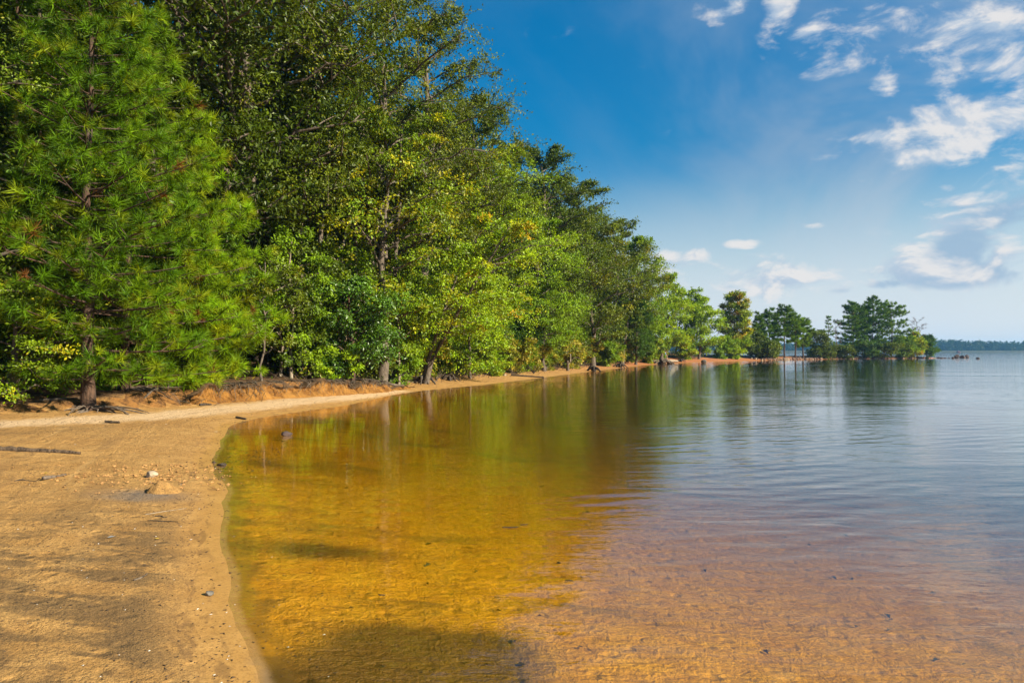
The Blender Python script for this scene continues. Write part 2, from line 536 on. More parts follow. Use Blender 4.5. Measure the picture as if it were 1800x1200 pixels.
def mat_clay():
    m, g, out = material('eroded_clay')
    pos = g.add('ShaderNodeNewGeometry').outputs['Position']
    v = g.add('ShaderNodeAttribute', attribute_name='up').outputs['Fac']
    n1 = g.noise(g.scale(pos, 1, 1, .55), 3.0, 6, .65, .4)
    n2 = g.noise(pos, 22, 5, .7)
    c = g.mix(g.mr(n1, .35, .65), (0.13, 0.055, 0.013), (0.28, 0.135, 0.030))
    c = g.mix(g.mr(n2, .5, .75, 0, .6), c, (0.24, 0.11, 0.03))
    c = g.mix(g.mr(g.math('ADD', v, g.math('MULTIPLY', g.math('SUBTRACT', n1, .5), .7)), .72, .95), c, (0.075, 0.045, 0.022))
    h = g.math('ADD', n1, g.math('MULTIPLY', n2, .35))
    bump = g.add('ShaderNodeBump', {'Height': h, 'Strength': .8, 'Distance': .08})
    p = g.add('ShaderNodeBsdfPrincipled', {'Base Color': c, 'Roughness': .95, 'Normal': bump.outputs[0]})
    p.inputs['Specular IOR Level'].default_value = .15
    g.l.new(p.outputs[0], out.inputs[0])
    return m


def mat_water():
    m, g, out = material('lake_water')
    geo = g.add('ShaderNodeNewGeometry')
    pos = geo.outputs['Position']
    yy = g.add('ShaderNodeSeparateXYZ', {0: pos}).outputs[1]
    n1 = g.noise(g.scale(pos, .55, 1.9, 1), 1.6, 3, .5, .3)
    n2 = g.noise(g.scale(pos, 1.0, 2.2, 1), 6.0, 3, .55, .4)
    n3 = g.noise(g.scale(pos, .30, 1.0, 1, (3, 7, 0)), .45, 3, .5, .2)
    calm = g.noise(g.scale(pos, .05, .10, 1), 1.0, 3, .5)
    n4 = g.noise(g.scale(pos, .045, .20, 1, (1, 5, 0)), 1.0, 3, .5, .3)
    h = g.math('ADD', g.math('MULTIPLY', n1, .0135), g.math('MULTIPLY', n2, .0026))
    wv = g.add('ShaderNodeMapping', {'Vector': pos})
    wv.inputs['Rotation'].default_value = (0, 0, math.radians(-24))
    tr_ = g.add('ShaderNodeTexWave', {'Vector': wv.outputs[0], 'Scale': .72, 'Distortion': 5.5, 'Detail': 3.0, 'Detail Scale': .9, 'Detail Roughness': .6}, wave_type='BANDS', bands_direction='Y')
    wm = g.mr(g.noise(pos, .35, 3, .5), .40, .62)
    h = g.math('ADD', h, g.math('MULTIPLY', g.math('MULTIPLY', tr_.outputs['Fac'], wm), .0042))
    h = g.math('ADD', h, g.math('ADD', g.math('MULTIPLY', n3, .020), g.math('MULTIPLY', n4, .05)))
    h = g.math('MULTIPLY', h, g.mr(calm, .35, .65, .55, 1.0))
    h = g.math('MULTIPLY', h, g.mr(g.add('ShaderNodeSeparateXYZ', {0: pos}).outputs[0], -5.5, 2.5, .35, 1.0))
    bump = g.add('ShaderNodeBump', {'Height': h, 'Strength': 1.0, 'Distance': 1.0})
    cs = g.math('ABSOLUTE', g.vmath('DOT_PRODUCT', bump.outputs[0], geo.outputs['Incoming']))
    fr = g.math('ADD', g.math('MULTIPLY', g.math('POWER', g.math('SUBTRACT', 1.0, cs, clamp=True), 3.9), .97), .022)
    gl = g.add('ShaderNodeBsdfGlossy', {'Color': (1, 1, 1, 1), 'Roughness': .015, 'Normal': bump.outputs[0]})
    tr = g.add('ShaderNodeBsdfTransparent', {'Color': (1, 1, 1, 1)})
    mx = g.add('ShaderNodeMixShader', {0: fr, 1: tr.outputs[0], 2: gl.outputs[0]})
    va = g.add('ShaderNodeVolumeAbsorption', {'Color': (.875, .845, .11, 1), 'Density': 1.6})
    g.l.new(mx.outputs[0], out.inputs[0])
    g.l.new(va.outputs[0], out.inputs[1])
    return m


def mat_leaf(name='leaf', trans=.32, gloss=.016, rough=.45):
    m, g, out = material(name)
    c = g.add('ShaderNodeAttribute', attribute_name='pigment').outputs['Color']
    d = g.add('ShaderNodeBsdfDiffuse', {'Color': c})
    tc = g.mix(1.0, c, (1.25, 1.15, .5), 'MULTIPLY')
    t = g.add('ShaderNodeBsdfTranslucent', {'Color': tc})
    mx = g.add('ShaderNodeMixShader', {0: trans, 1: d.outputs[0], 2: t.outputs[0]})
    gl = g.add('ShaderNodeBsdfGlossy', {'Color': (1, 1, 1, 1), 'Roughness': rough})
    mx2 = g.add('ShaderNodeMixShader', {0: gloss, 1: mx.outputs[0], 2: gl.outputs[0]})
    g.l.new(mx2.outputs[0], out.inputs[0])
    return m


def mat_bark(name, c1, c2, sc_=6.0, bump=.5):
    m, g, out = material(name)
    tc = g.add('ShaderNodeTexCoord').outputs['Object']
    n = g.noise(g.scale(tc, 3, 3, .7), sc_, 6, .7, .4)
    n2 = g.noise(tc, 1.2, 3, .5)
    c = g.mix(g.mr(n, .35, .65), c1, c2)
    c = g.mix(g.mr(n2, .45, .7, 0, .4), c, tuple(.6 * a + .08 for a in c2))
    b = g.add('ShaderNodeBump', {'Height': n, 'Strength': bump, 'Distance': .04})
    p = g.add('ShaderNodeBsdfPrincipled', {'Base Color': c, 'Roughness': .9, 'Normal': b.outputs[0]})
    p.inputs['Specular IOR Level'].default_value = .2
    g.l.new(p.outputs[0], out.inputs[0])
    return m


def mat_plain(name, c1, c2, scale=8.0, rough=.8, bump=.3, dist=.02):
    m, g, out = material(name)
    tc = g.add('ShaderNodeTexCoord').outputs['Object']
    n = g.noise(tc, scale, 5, .65)
    c = g.mix(g.mr(n, .35, .65), c1, c2)
    b = g.add('ShaderNodeBump', {'Height': n, 'Strength': bump, 'Distance': dist})
    p = g.add('ShaderNodeBsdfPrincipled', {'Base Color': c, 'Roughness': rough, 'Normal': b.outputs[0]})
    g.l.new(p.outputs[0], out.inputs[0])
    return m


M_GROUND = mat_ground()
M_CLAY = mat_clay()
M_WATER = mat_water()
M_LEAF = mat_leaf()
M_GLOSSY_LEAF = mat_leaf('waxy_leaf', .25, .028, .4)
M_NEEDLE = mat_leaf('pine_needle', .28, .008, .5)
M_BARK = mat_bark('grey_bark', (0.06, 0.045, 0.032), (0.17, 0.135, 0.10))
M_PALE = mat_bark('pale_bark', (0.16, 0.12, 0.08), (0.34, 0.28, 0.20))
M_PINE = mat_bark('pine_bark', (0.03, 0.02, 0.014), (0.12, 0.07, 0.045), 5.0, .9)
M_DRIFT = mat_bark('weathered_wood', (0.05, 0.036, 0.024), (0.17, 0.125, 0.085))
M_LOG = mat_bark('rotting_log', (0.035, 0.024, 0.016), (0.17, 0.115, 0.07), 9.0, 1.0)
M_DARKWOOD = mat_bark('wet_wood', (0.022, 0.016, 0.011), (0.07, 0.05, 0.032))
M_ROCK = mat_plain('grey_stone', (0.05, 0.045, 0.038), (0.16, 0.14, 0.11), 7)
M_REDROCK = mat_plain('red_stone', (0.09, 0.05, 0.035), (0.22, 0.12, 0.075), 7)
M_OFFSHORE = mat_plain('wet_dark_stone', (0.03, 0.02, 0.018), (0.08, 0.05, 0.04), 5)
M_PALEROCK = mat_plain('pale_stone', (0.27, 0.20, 0.125), (0.42, 0.33, 0.22), 9)
M_DEBRIS = mat_plain('dead_litter', (0.03, 0.018, 0.01), (0.12, 0.07, 0.03), 40)
M_SHELL = mat_plain('shell_white', (0.55, 0.50, 0.42), (0.75, 0.72, 0.66), 30)


# ------------------------------------------------------------------ ground, bank, water, haze, far shore
def build_ground():
    A = np.radians(np.linspace(-118, 100, 450))
    # finer columns where the camera looks
    w = np.cumsum(1 / (1 + np.exp(-(np.linspace(-118, 100, 450) + 50) / 3)) * 1 / (1 + np.exp((np.linspace(-118, 100, 450) - 46) / 3)) + .22)
    A = np.radians(-118 + (w - w[0]) / (w[-1] - w[0]) * 218)
    R = np.concatenate([[.05, .4, .8, 1.2, 1.6], np.geomspace(2.0, 60, 380), np.geomspace(61, 560, 80)])
    aa, rr = np.meshgrid(A, R)
    x, y = (np.sin(aa) * rr).ravel(), (np.cos(aa) * rr).ravel()
    z, s, b = height(x, y, True)
    n, mcol = len(R), len(A)
    idx = np.arange(n * mcol).reshape(n, mcol)
    q = np.stack([idx[:-1, :-1], idx[1:, :-1], idx[1:, 1:], idx[:-1, 1:]], -1).reshape(-1, 4)[:, ::-1]
    pd = line_dist(x, y, PATH)
    silt_and_shadow = np.exp(-(((x + 4.25) / .45) ** 2 + ((y - 7.85) / .28) ** 2) * 1.0) * (.5 + 1.0 * vnoise(x * 5, y * 5, 77))
    for cx, cy, rx, ry, k in ((-1.95, 6.25, .85, .30, .9), (-.50, 4.15, .72, .5, 1.5), (-3.6, 11.2, 1.3, .7, .6), (-3.3, 9.6, .9, .35, .5), (-.62, 3.5, .95, .45, 1.5), (-5.0, 18.0, 1.5, .8, .7)):  # patches of foreground shadow, painted dark on the lake bed
        silt_and_shadow = silt_and_shadow + k * np.exp(-(((x - cx) / rx) ** 2 + ((y - cy) / ry) ** 2) ** 1.5) * (.45 + 1.0 * vnoise(x * 2.2, y * 2.2, 79)) * (s < 0)
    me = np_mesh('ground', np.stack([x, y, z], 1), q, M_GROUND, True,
                 {'shore': ('FLOAT', s), 'wood': ('FLOAT', b), 'track': ('FLOAT', pd), 'silt_and_shadow': ('FLOAT', np.clip(silt_and_shadow, 0, 1))})
    o = obj('ground', me)
    tag(o, kind='structure')
    # coarse land and bed out to the horizon, a step below
    R2 = np.geomspace(520, 3600, 16)
    A2 = np.radians(np.linspace(-180, 180, 73))
    aa, rr = np.meshgrid(A2, R2)
    x, y = (np.sin(aa) * rr).ravel(), (np.cos(aa) * rr).ravel()
    s = poly_sdf(x, y, LAND)
    z = np.where(s > 0, 1.2, -2.65)
    idx = np.arange(len(R2) * len(A2)).reshape(len(R2), len(A2))
    q = np.stack([idx[:-1, :-1], idx[1:, :-1], idx[1:, 1:], idx[:-1, 1:]], -1).reshape(-1, 4)[:, ::-1]
    one = np.ones(len(x))
    me = np_mesh('terrain', np.stack([x, y, z], 1), q, M_GROUND, True,
                 {'shore': ('FLOAT', s), 'wood': ('FLOAT', np.where(s > 0, 20., -20.)), 'track': ('FLOAT', one * 99), 'silt_and_shadow': ('FLOAT', one * 0)})
    tag(obj('terrain', me), kind='structure')


def build_bank():
    P = spline([(-9.35, 19.3), (-8.85, 20.3), (-8.25, 21.5), (-7.15, 23.9), (-6.05, 26.3), (-5.2, 28.8), (-4.5, 31.0)], 46)
    P = P[:-1]
    T = np.gradient(P, axis=0)
    T /= np.linalg.norm(T, axis=1)[:, None]
    Nn = np.stack([T[:, 1], -T[:, 0]], 1)     # towards the water
    u = np.arange(len(P))
    nv = 22
    V, up = [], []
    zt = height(P[:, 0] - Nn[:, 0] * .75, P[:, 1] - Nn[:, 1] * .75)
    zb = height(P[:, 0] + Nn[:, 0] * .55, P[:, 1] + Nn[:, 1] * .55)
    fade = sstep(0, 22, u) * (1 - sstep(len(P) - 40, len(P) - 1, u))
    zt = zb + (zt - zb) * (.35 + .65 * fade) * (.72 + .9 * np.clip(fbm(u * .06, u * 0, 73) + .15, -.4, .5))
    su = u * .11
    for j in range(nv):
        t = j / (nv - 1)
        hz = min(t / .86, 1.0)
        prof = .42 * (1 - hz) ** 1.6 + .05 + .09 * (hz > .8) * math.sin((hz - .8) / .2 * PI * .5)
        if t > .86:
            prof -= (t - .86) / .14 * .95
        off = prof + (fbm(su * 1.4, np.full_like(su, hz * 1.5), 61, 4) * .26 + fbm(su * 6, np.full_like(su, hz * 5), 66, 4) * .36) * (0.25 + math.sin(min(hz, 1) * PI) * .75)
        z = zb - .06 + (zt - zb + .09 + fbm(su * 2.0, su * 0, 71) * .10) * hz
        if t > .86:
            z = z - (t - .86) / .14 * .10
        V.append(np.stack([P[:, 0] + Nn[:, 0] * off, P[:, 1] + Nn[:, 1] * off, z], 1))
        up.append(np.full(len(P), hz if t <= .86 else 1.1))
    V = np.concatenate(V)
    idx = np.arange(nv * len(P)).reshape(nv, len(P))
    q = np.stack([idx[:-1, :-1], idx[:-1, 1:], idx[1:, 1:], idx[1:, :-1]], -1).reshape(-1, 4)
    me = np_mesh('bank', V, q, M_CLAY, True, {'up': ('FLOAT', np.concatenate(up))})
    tag(obj('bank', me), kind='structure')


def box_mesh(name, x0, x1, y0, y1, z0, z1, mat):
    V = [(x, y, z) for z in (z0, z1) for y in (y0, y1) for x in (x0, x1)]
    Fq = [(0, 2, 3, 1), (4, 5, 7, 6), (0, 1, 5, 4), (2, 6, 7, 3), (0, 4, 6, 2), (1, 3, 7, 5)]
    return np_mesh(name, V, np.array(Fq), mat)


def build_water():
    o = obj('lake_water', box_mesh('lake_water', -2400, 2400, -1200, 2400, -3.2, 0.0, M_WATER))
    tag(o, kind='structure')


def build_haze():
    m, g, out = material('haze')
    pv = g.add('ShaderNodeVolumePrincipled')
    pv.inputs['Color'].default_value = (.22, .58, 1.0, 1)
    pv.inputs['Density'].default_value = HAZE
    pv.inputs['Anisotropy'].default_value = .2
    g.l.new(pv.outputs[0], out.inputs[1])
    o = obj('haze', box_mesh('haze', -3700, 3700, -3700, 3700, -4.2, 30.0, m))
    tag(o, kind='stuff')


HAZE = 0.00021
USE_HAZE = True
build_ground()
build_bank()
build_water()
if USE_HAZE:
    build_haze()


# ------------------------------------------------------------------ foliage and tree makers
def unit(v):
    return v / (np.linalg.norm(v, axis=-1, keepdims=True) + 1e-9)


def leaf_quads(rng, P, D, N, L, wid=.55, fold=.18):
    """one folded diamond per leaf -> V (n*4,3), F (n,4)"""
    D = unit(D)
    S = unit(np.cross(D, N))
    Nn = np.cross(S, D)
    L = np.asarray(L)[:, None]
    v0 = P
    mid = P + D * L * .5 + Nn * L * fold * .5
    v1 = mid + S * L * wid * .5
    v3 = mid - S * L * wid * .5
    v2 = P + D * L - Nn * L * fold * .4
    V = np.stack([v0, v1, v2, v3], 1).reshape(-1, 3)
    Fq = np.arange(len(P) * 4).reshape(-1, 4)
    return V, Fq


def pigments(rng, n, pal, clump=None, rep=4):
    """pal: list of (weight, rgb, rgb)"""
    w = np.array([p[0] for p in pal], float)
    w /= w.sum()
    k = rng.choice(len(pal), n, p=w)
    a = np.array([p[1] for p in pal])[k]
    b = np.array([p[2] for p in pal])[k]
    t = rng.random((n, 1))
    c = a * (1 - t) + b * t
    if clump is not None:
        c = c * clump[:, None]
    c = np.clip(c * np.array([[2.02, 2.2, .42]]) * rng.uniform(.8, 1.2, (n, 1)), 0.003, .6)
    c = np.concatenate([c, np.ones((n, 1))], 1)
    return np.repeat(c, rep, 0)


def tubes(paths, sides=6):
    """paths: list of (pts (k,3), radii (k,)) -> V, F"""
    VV, FF, base = [], [], 0
    for pts, rad, *sd in paths:
        ns = sd[0] if sd else sides
        pts = np.asarray(pts, float)
        rad = np.asarray(rad, float)
        k = len(pts)
        T = unit(np.gradient(pts, axis=0))
        ref = np.where(np.abs(T[:, 2:3]) < .9, np.array([[0, 0, 1.]]), np.array([[1., 0, 0]]))
        U = unit(np.cross(T, ref))
        W = np.cross(T, U)
        a = np.linspace(0, 2 * PI, ns, endpoint=False)
        ring = pts[:, None] + rad[:, None, None] * (np.cos(a)[None, :, None] * U[:, None] + np.sin(a)[None, :, None] * W[:, None])
        VV.append(ring.reshape(-1, 3))
        i = np.arange(k * ns).reshape(k, ns) + base
        q = np.stack([i[:-1], np.roll(i[:-1], -1, 1), np.roll(i[1:], -1, 1), i[1:]], -1).reshape(-1, 4)
        FF.append(q)
        base += k * ns
    return np.concatenate(VV), np.concatenate(FF)


def bez(p0, p1, p2, n=6):
    t = np.linspace(0, 1, n)[:, None]
    return (1 - t) ** 2 * p0 + 2 * t * (1 - t) * p1 + t * t * p2


PROF = {
    'oak': lambda f: (np.sin(PI * np.clip(f * .80 + .16, 0, 1))) ** .6,
    'round': lambda f: np.sqrt(np.clip(1 - (2 * f - .9) ** 2 / 1.25, .04, 1)),
    'cone': lambda f: np.clip(1.02 - f, .04, 1) ** .8 * np.clip(.55 + f * 3, 0, 1),
    'egg': lambda f: np.clip(np.sin(PI * np.clip(f * .72 + .24, 0, 1)), .08, 1) ** .8,
    'top': lambda f: np.clip(.35 + f * 1.4, 0, 1) * np.sqrt(np.clip(1.06 - f ** 3, 0.02, 1)),
    'low': lambda f: np.clip(1.1 - f * .9, .1, 1) ** .7,
}


def deciduous(seed, H, R, cb, pal, leaf=.13, limbs=20, nsub=5, tw=10, lv=8, lean=(0, 0), shape='oak', tr=None, push=(0, 0),
              flat=.5, crad=.19, stems=1, bare=False, droop=.3, rise=.4, wid=.55, fork=False):
    tw, lv, leaf = max(5, round(tw * .80)), max(4, round(lv * .92)), leaf * 1.08
    rng = np.random.default_rng(seed)
    paths, C, CR, OUT = [], [], [], []
    tr = tr or (.016 * H + .03)
    lean = np.array([lean[0], lean[1], 0.0])
    push = np.array([push[0], push[1], 0.0])
    for st in range(stems):
        k = 9
        t = np.linspace(0, .94, k)
        wob = np.cumsum(rng.normal(0, .012 * H, (k, 3)), 0)
        wob[:, 2] = 0
        wob -= wob[0]
        off = np.array([rng.normal(0, 1), rng.normal(0, 1), 0]) * (.18 * R if stems > 1 else 0)
        tp = np.outer(t ** 1.2, lean) + wob + np.outer(t, off * 2.5) + off * .25
        tp[:, 2] = t * H
        tr_s = tr * (.75 if st else 1.0)
        trd = tr_s * (1 - t) ** .85 + .012
        trd[0] *= 1.35
        tp[0, 2] = -.25
        paths.append((tp, trd, 8))
        nl = limbs // stems
        for i in range(nl):
            f = (i + rng.random()) / nl
            tt = cb * .8 + (.93 - cb * .8) * f
            j = tt / .94 * (k - 1)
            i0 = min(int(j), k - 2)
            p0 = tp[i0] + (tp[i0 + 1] - tp[i0]) * (j - i0)
            a = i * 2.39996 + rng.normal(0, .35) + st * 1.7 + seed
            reach = R * float(PROF[shape](np.array(f))) * rng.uniform(.75, 1.1) / (1 + .25 * (stems - 1))
            dh = np.array([math.cos(a), math.sin(a), 0])
            ph = 1 + .0 * f
            rz = reach * rise * rng.uniform(.5, 1.3) + (f > .85) * .05 * H
            p2 = p0 + dh * reach * ph + np.array([0, 0, rz]) + push * (.35 + .65 * f) * rng.uniform(.5, 1.1)
            p2[2] = min(p2[2], H)
            p1 = p0 + (p2 - p0) * .5 + np.array([0, 0, reach * .16])
            bp = bez(p0, p1, p2, 7)
            bp[1:-1] += rng.normal(0, .03 * reach, (5, 3))
            r0 = max(tr_s * .42 * (1 - tt) ** .5, .018)
            br = np.linspace(1, .12, 7) ** 1.1 * r0 + .006
            paths.append((bp, br, 5))
            out = unit((p2 - p0)[None])[0]
            C.append(p2)
            CR.append(reach)
            OUT.append(out)
            for s_ in range(nsub):
                u = .28 + .72 * (s_ + rng.random()) / nsub
                jj = u * 6
                q0 = bp[min(int(jj), 5)] + (bp[min(int(jj), 5) + 1] - bp[min(int(jj), 5)]) * (jj - min(int(jj), 5))
                ln = reach * rng.uniform(.22, .45)
                side = np.cross(out, [0, 0, 1]) * (1 if s_ % 2 else -1)
                dr = unit((out * .5 + side * rng.uniform(.4, 1.0) + np.array([0, 0, rng.uniform(-.15, .55)]))[None])[0]
                q2 = q0 + dr * ln
                q2[2] = min(q2[2], H * 1.01)
                sp = bez(q0, (q0 + q2) / 2 + np.array([0, 0, ln * .08]), q2, 4)
                paths.append((sp, np.array([.3, .22, .14, .06]) * r0 + .004, 4))
                C += [q2, q0 * .45 + q2 * .55]
                CR += [reach * rng.uniform(.7, 1.0), reach * .7]
                OUT += [dr, dr]
    tv, tf = tubes(paths)
    if bare:
        rng2 = rng
        tw_paths = []
        for c, o_ in zip(C, OUT):
            for _ in range(4):
                dd = unit((o_ + rng.normal(0, .5, 3) + np.array([0, 0, .35]))[None])[0]
                ln = R * rng.uniform(.15, .35)
                tw_paths.append((bez(c, c + dd * ln * .5 + rng.normal(0, .03, 3), c + dd * ln, 3), [.02, .014, .006], 3))
        v2, f2 = tubes(tw_paths)
        return np.concatenate([tv, v2]), np.concatenate([tf, f2 + len(tv)]), None
    C, CR, OUT = np.array(C), np.array(CR), np.array(OUT)
    n = len(C)
    rad = np.clip(CR, R * .35, R * 1.0) * crad * 2 * rng.uniform(.75, 1.3, n)
    rad = np.maximum(rad, leaf * 2.2)
    # twigs of each clump
    tdir = rng.normal(0, 1, (n, tw, 3))
    tdir[:, :, 2] = tdir[:, :, 2] * flat + .12
    tdir = unit(unit(tdir) + OUT[:, None] * .35)
    tln = rad[:, None] * rng.uniform(.45, 1.05, (n, tw))
    tu = (np.arange(lv)[None, None] + rng.random((n, tw, lv))) / lv * .9 + .15
    P = C[:, None, None] + tdir[:, :, None] * (tln[:, :, None] * tu)[..., None]
    P[..., 2] -= (tln[:, :, None] * tu ** 2) * droop
    P = P + rng.normal(0, leaf * .35, P.shape)
    D = tdir[:, :, None] * .8 + rng.normal(0, .65, P.shape)
    D[..., 2] -= .25
    Nn = rng.normal(0, .5, P.shape) + np.array([0, 0, .5]) + OUT[:, None, None] * .35 + tdir[:, :, None] * .3 + np.array(sdir) * .55
    cl = np.repeat(rng.uniform(.75, 1.2, n), tw * lv)
    cnt = n * tw * lv
    L = leaf * rng.uniform(.7, 1.25, cnt)
    V, Fq = leaf_quads(rng, P.reshape(-1, 3), D.reshape(-1, 3), Nn.reshape(-1, 3), L, wid)
    # autumn colour comes in whole sprays
    pig = np.repeat(pigments(rng, n, pal, None, 1), tw, 0)
    pig[:, :3] *= rng.uniform(.85, 1.15, (n * tw, 1))
    pig = np.repeat(pig, lv, 0)
    pig[:, :3] *= (cl * rng.uniform(.82, 1.18, cnt))[:, None]
    pig = np.repeat(np.clip(pig, .003, .7), 4, 0)
    return tv, tf, (V, Fq, pig)


def pine(seed, H, R, cb, whorl=.5, per=5, tuft=.26, needles=36, width=.011, pal=None, shape='cone', sub=4, tr=None, lean=(0, 0), upt=.25, push=(0, 0), dead=.018):
    rng = np.random.default_rng(seed)
    tr = tr or .014 * H
    k = 9
    t = np.linspace(0, 1, k)
    wob = np.cumsum(rng.normal(0, .006 * H, (k, 3)), 0)
    wob -= wob[0]
    tp = np.outer(t ** 1.2, np.array([lean[0], lean[1], 0])) + wob
    tp[:, 2] = t * H
    tp[0, 2] = -.3
    rd = tr * (1 - t) + .012
    rd[0] *= 1.25
    paths = [(tp, rd, 9)]
    TP, TD = [], []
    z = cb * H
    i = 0
    while z < H * .985:
        f = (z - cb * H) / (H - cb * H)
        for b in range(per):
            a = b * 2 * PI / per + i * 1.1 + rng.normal(0, .25)
            reach = max(R * float(PROF[shape](np.array(f))) * rng.uniform(.68, 1.12), .25)
            zz = z + rng.normal(0, whorl * .25)
            j = np.clip(zz / H, 0, .999) * (k - 1)
            i0 = int(j)
            p0 = tp[i0] + (tp[i0 + 1] - tp[i0]) * (j - i0)
            dh = np.array([math.cos(a), math.sin(a), 0])
            p2 = p0 + dh * reach + np.array([push[0], push[1], 0]) * rng.uniform(.4, 1) * (1 - .5 * f) + np.array([0, 0, reach * (upt * (.3 + f) + rng.normal(0, .07))])
            p1 = (p0 + p2) / 2 + np.array([0, 0, -reach * .10 * (1 - f)])
            bp = bez(p0, p1, p2, 7)
            r0 = tr * .25 * (1 - f * .7) * min(1, reach / R + .3)
            paths.append((bp, np.linspace(1, .2, 7) * r0 + .004, 5))
            out = unit((p2 - p1)[None])[0]
            TP.append(p2)
            TD.append(unit((out + [0, 0, .35])[None])[0])
            ns = max(2, int(sub * reach / R * 2.2 + .5))
            for s_ in range(ns):
                u = .24 + .74 * (s_ + rng.random()) / ns
                jj = u * 6
                q = int(min(jj, 5))
                q0 = bp[q] + (bp[q + 1] - bp[q]) * (jj - q)
                side = np.cross(out, [0, 0, 1]) * (1 if s_ % 2 else -1)
                ln = max(reach * rng.uniform(.16, .34), tuft * .9)
                dr = unit((out * .65 + side * rng.uniform(.5, 1.0) + np.array([0, 0, rng.uniform(-.05, .5)]))[None])[0]
                q2 = q0 + dr * ln
                paths.append((bez(q0, (q0 + q2) / 2, q2, 3), np.array([.45, .3, .15]) * r0 + .003, 4))
                TP += [q2, q0 * .4 + q2 * .6]
                TD += [unit((dr + [0, 0, .4])[None])[0], unit((dr + rng.normal(0, .4, 3) + [0, 0, .3])[None])[0]]
                # side shoots
                for _ in range(int(rng.integers(0, 2))):
                    d3 = unit((dr + rng.normal(0, .65, 3) + [0, 0, .2])[None])[0]
                    w = rng.uniform(.3, .9)
                    q3 = q0 * (1 - w) + q2 * w + d3 * ln * .45
                    TP.append(q3)
                    TD.append(unit((d3 + [0, 0, .3])[None])[0])
        z += whorl * rng.uniform(.8, 1.2) * (1 - .35 * f)
        i += 1
    TP.append(tp[-1])
    TD.append(np.array([0, 0, 1.]))
    tv, tf = tubes(paths)
    TP, TD = np.array(TP), np.array(TD)
    n = len(TP)
    ln = tuft * rng.uniform(.6, 1.25, n)
    # needles splay from the last stretch of the shoot
    nd = rng.normal(0, 1, (n, needles, 3))
    nd = unit(unit(nd) * .95 + TD[:, None] * .72)
    st = TP[:, None] - TD[:, None] * (ln[:, None] * rng.uniform(0, .55, (n, needles)))[..., None]
    nl = ln[:, None] * rng.uniform(.75, 1.1, (n, needles))
    tip = st + nd * nl[..., None]
    tip[..., 2] -= nl * .10
    S = unit(np.cross(nd, rng.normal(0, 1, (n, needles, 3)))) * (width * .5)
    V = np.stack([st - S, st + S, tip], 2).reshape(-1, 3)
    Ft = np.arange(n * needles * 3).reshape(-1, 3)
    pal = pal or [(1, (.045, .095, .012), (.085, .15, .02))]
    pig = pigments(rng, n, pal, rng.uniform(.6, 1.35, n), 1)
    brown = rng.random(n) < dead
    pig[brown, :3] = (.20, .085, .02)
    pig = np.repeat(pig, needles, 0)
    pig[:, :3] *= rng.uniform(.8, 1.2, (len(pig), 1))
    pig = np.repeat(pig, 3, 0)
    return tv, tf, (V, Ft, pig)


def mesh_tree(kind, data, bark, leafmat):
    tv, tf, lf = data
    tm = np_mesh('trunk', tv, tf, bark, True)
    cm = None
    if lf is not None:
        cm = np_mesh('crown', lf[0], lf[1], leafmat, False, {'pigment': ('FLOAT_COLOR', lf[2])})
    return tm, cm


def put_tree(name, meshes, x, y, label, cat, group=None, rz=0.0, scale=1.0, sink=.05, crown='crown', trunk='trunk'):
    e = empty(name, (x, y, gz(x, y) - sink), rz, label, cat, group)
    e.scale = (scale, scale, scale) if not isinstance(scale, tuple) else scale
    t = obj(trunk, meshes[0], e)
    if meshes[1] is not None:
        obj(crown, meshes[1], e)
    return e


# leaf colours (linear reflectance)
OAK = [(6, (.036, .050, .008), (.072, .084, .012)), (.6, (.085, .085, .012), (.11, .10, .015))]
DARKOAK = [(1, (.029, .045, .007), (.058, .074, .011))]
GREEN = [(1, (.066, .110, .009), (.108, .152, .013))]
BRIGHT = [(3, (.094, .145, .010), (.14, .185, .012)), (1, (.12, .16, .012), (.17, .19, .013))]
YELLOW = [(5, (.085, .135, .010), (.135, .175, .012)), (2, (.14, .16, .010), (.20, .19, .012)), (.2, (.26, .16, .015), (.30, .19, .02))]
GOLD = [(4, (.066, .102, .010), (.105, .138, .012)), (1, (.13, .13, .01), (.19, .16, .015))]
HOLLY = [(1, (.026, .058, .012), (.045, .085, .016))]
MAPLE = [(6, (.085, .115, .012), (.13, .15, .014)), (1.4, (.20, .11, .018), (.25, .14, .02)), (3, (.16, .14, .015), (.21, .17, .02))]
CEDAR = [(1, (.022, .048, .012), (.040, .075, .016))]
SHADEOAK = [(1, (.020, .034, .006), (.042, .056, .009))]  # oak green darkened: forest shade painted into the leaf colour
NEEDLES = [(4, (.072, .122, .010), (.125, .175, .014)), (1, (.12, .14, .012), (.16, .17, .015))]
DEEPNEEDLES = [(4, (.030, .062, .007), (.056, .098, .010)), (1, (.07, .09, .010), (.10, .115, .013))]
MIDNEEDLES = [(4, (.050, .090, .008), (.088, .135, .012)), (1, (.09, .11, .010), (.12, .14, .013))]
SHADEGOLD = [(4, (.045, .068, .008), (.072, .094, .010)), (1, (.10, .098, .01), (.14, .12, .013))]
SPITPINE = [(1, (.026, .058, .014), (.06, .095, .016))]
DULL = [(3, (.07, .085, .02), (.10, .11, .025)), (2, (.14, .11, .05), (.20, .15, .07))]


def skyline(px):
    return np.interp(px, [-400, 0, 600, 700, 760, 820, 900, 950, 1000, 1050, 1100, 1140, 1170, 1240, 1262, 1300], [-900, -700, -150, -30, 40, 150, 260, 290, 330, 370, 440, 500, 520, 550, 615, 620])


def max_h(x, y, margin=35):
    """greatest height at (x, y) that stays below the photograph's tree line"""
    px = 900 + F * x / y
    return (HZ - (skyline(px) + margin)) / F * y + EYE


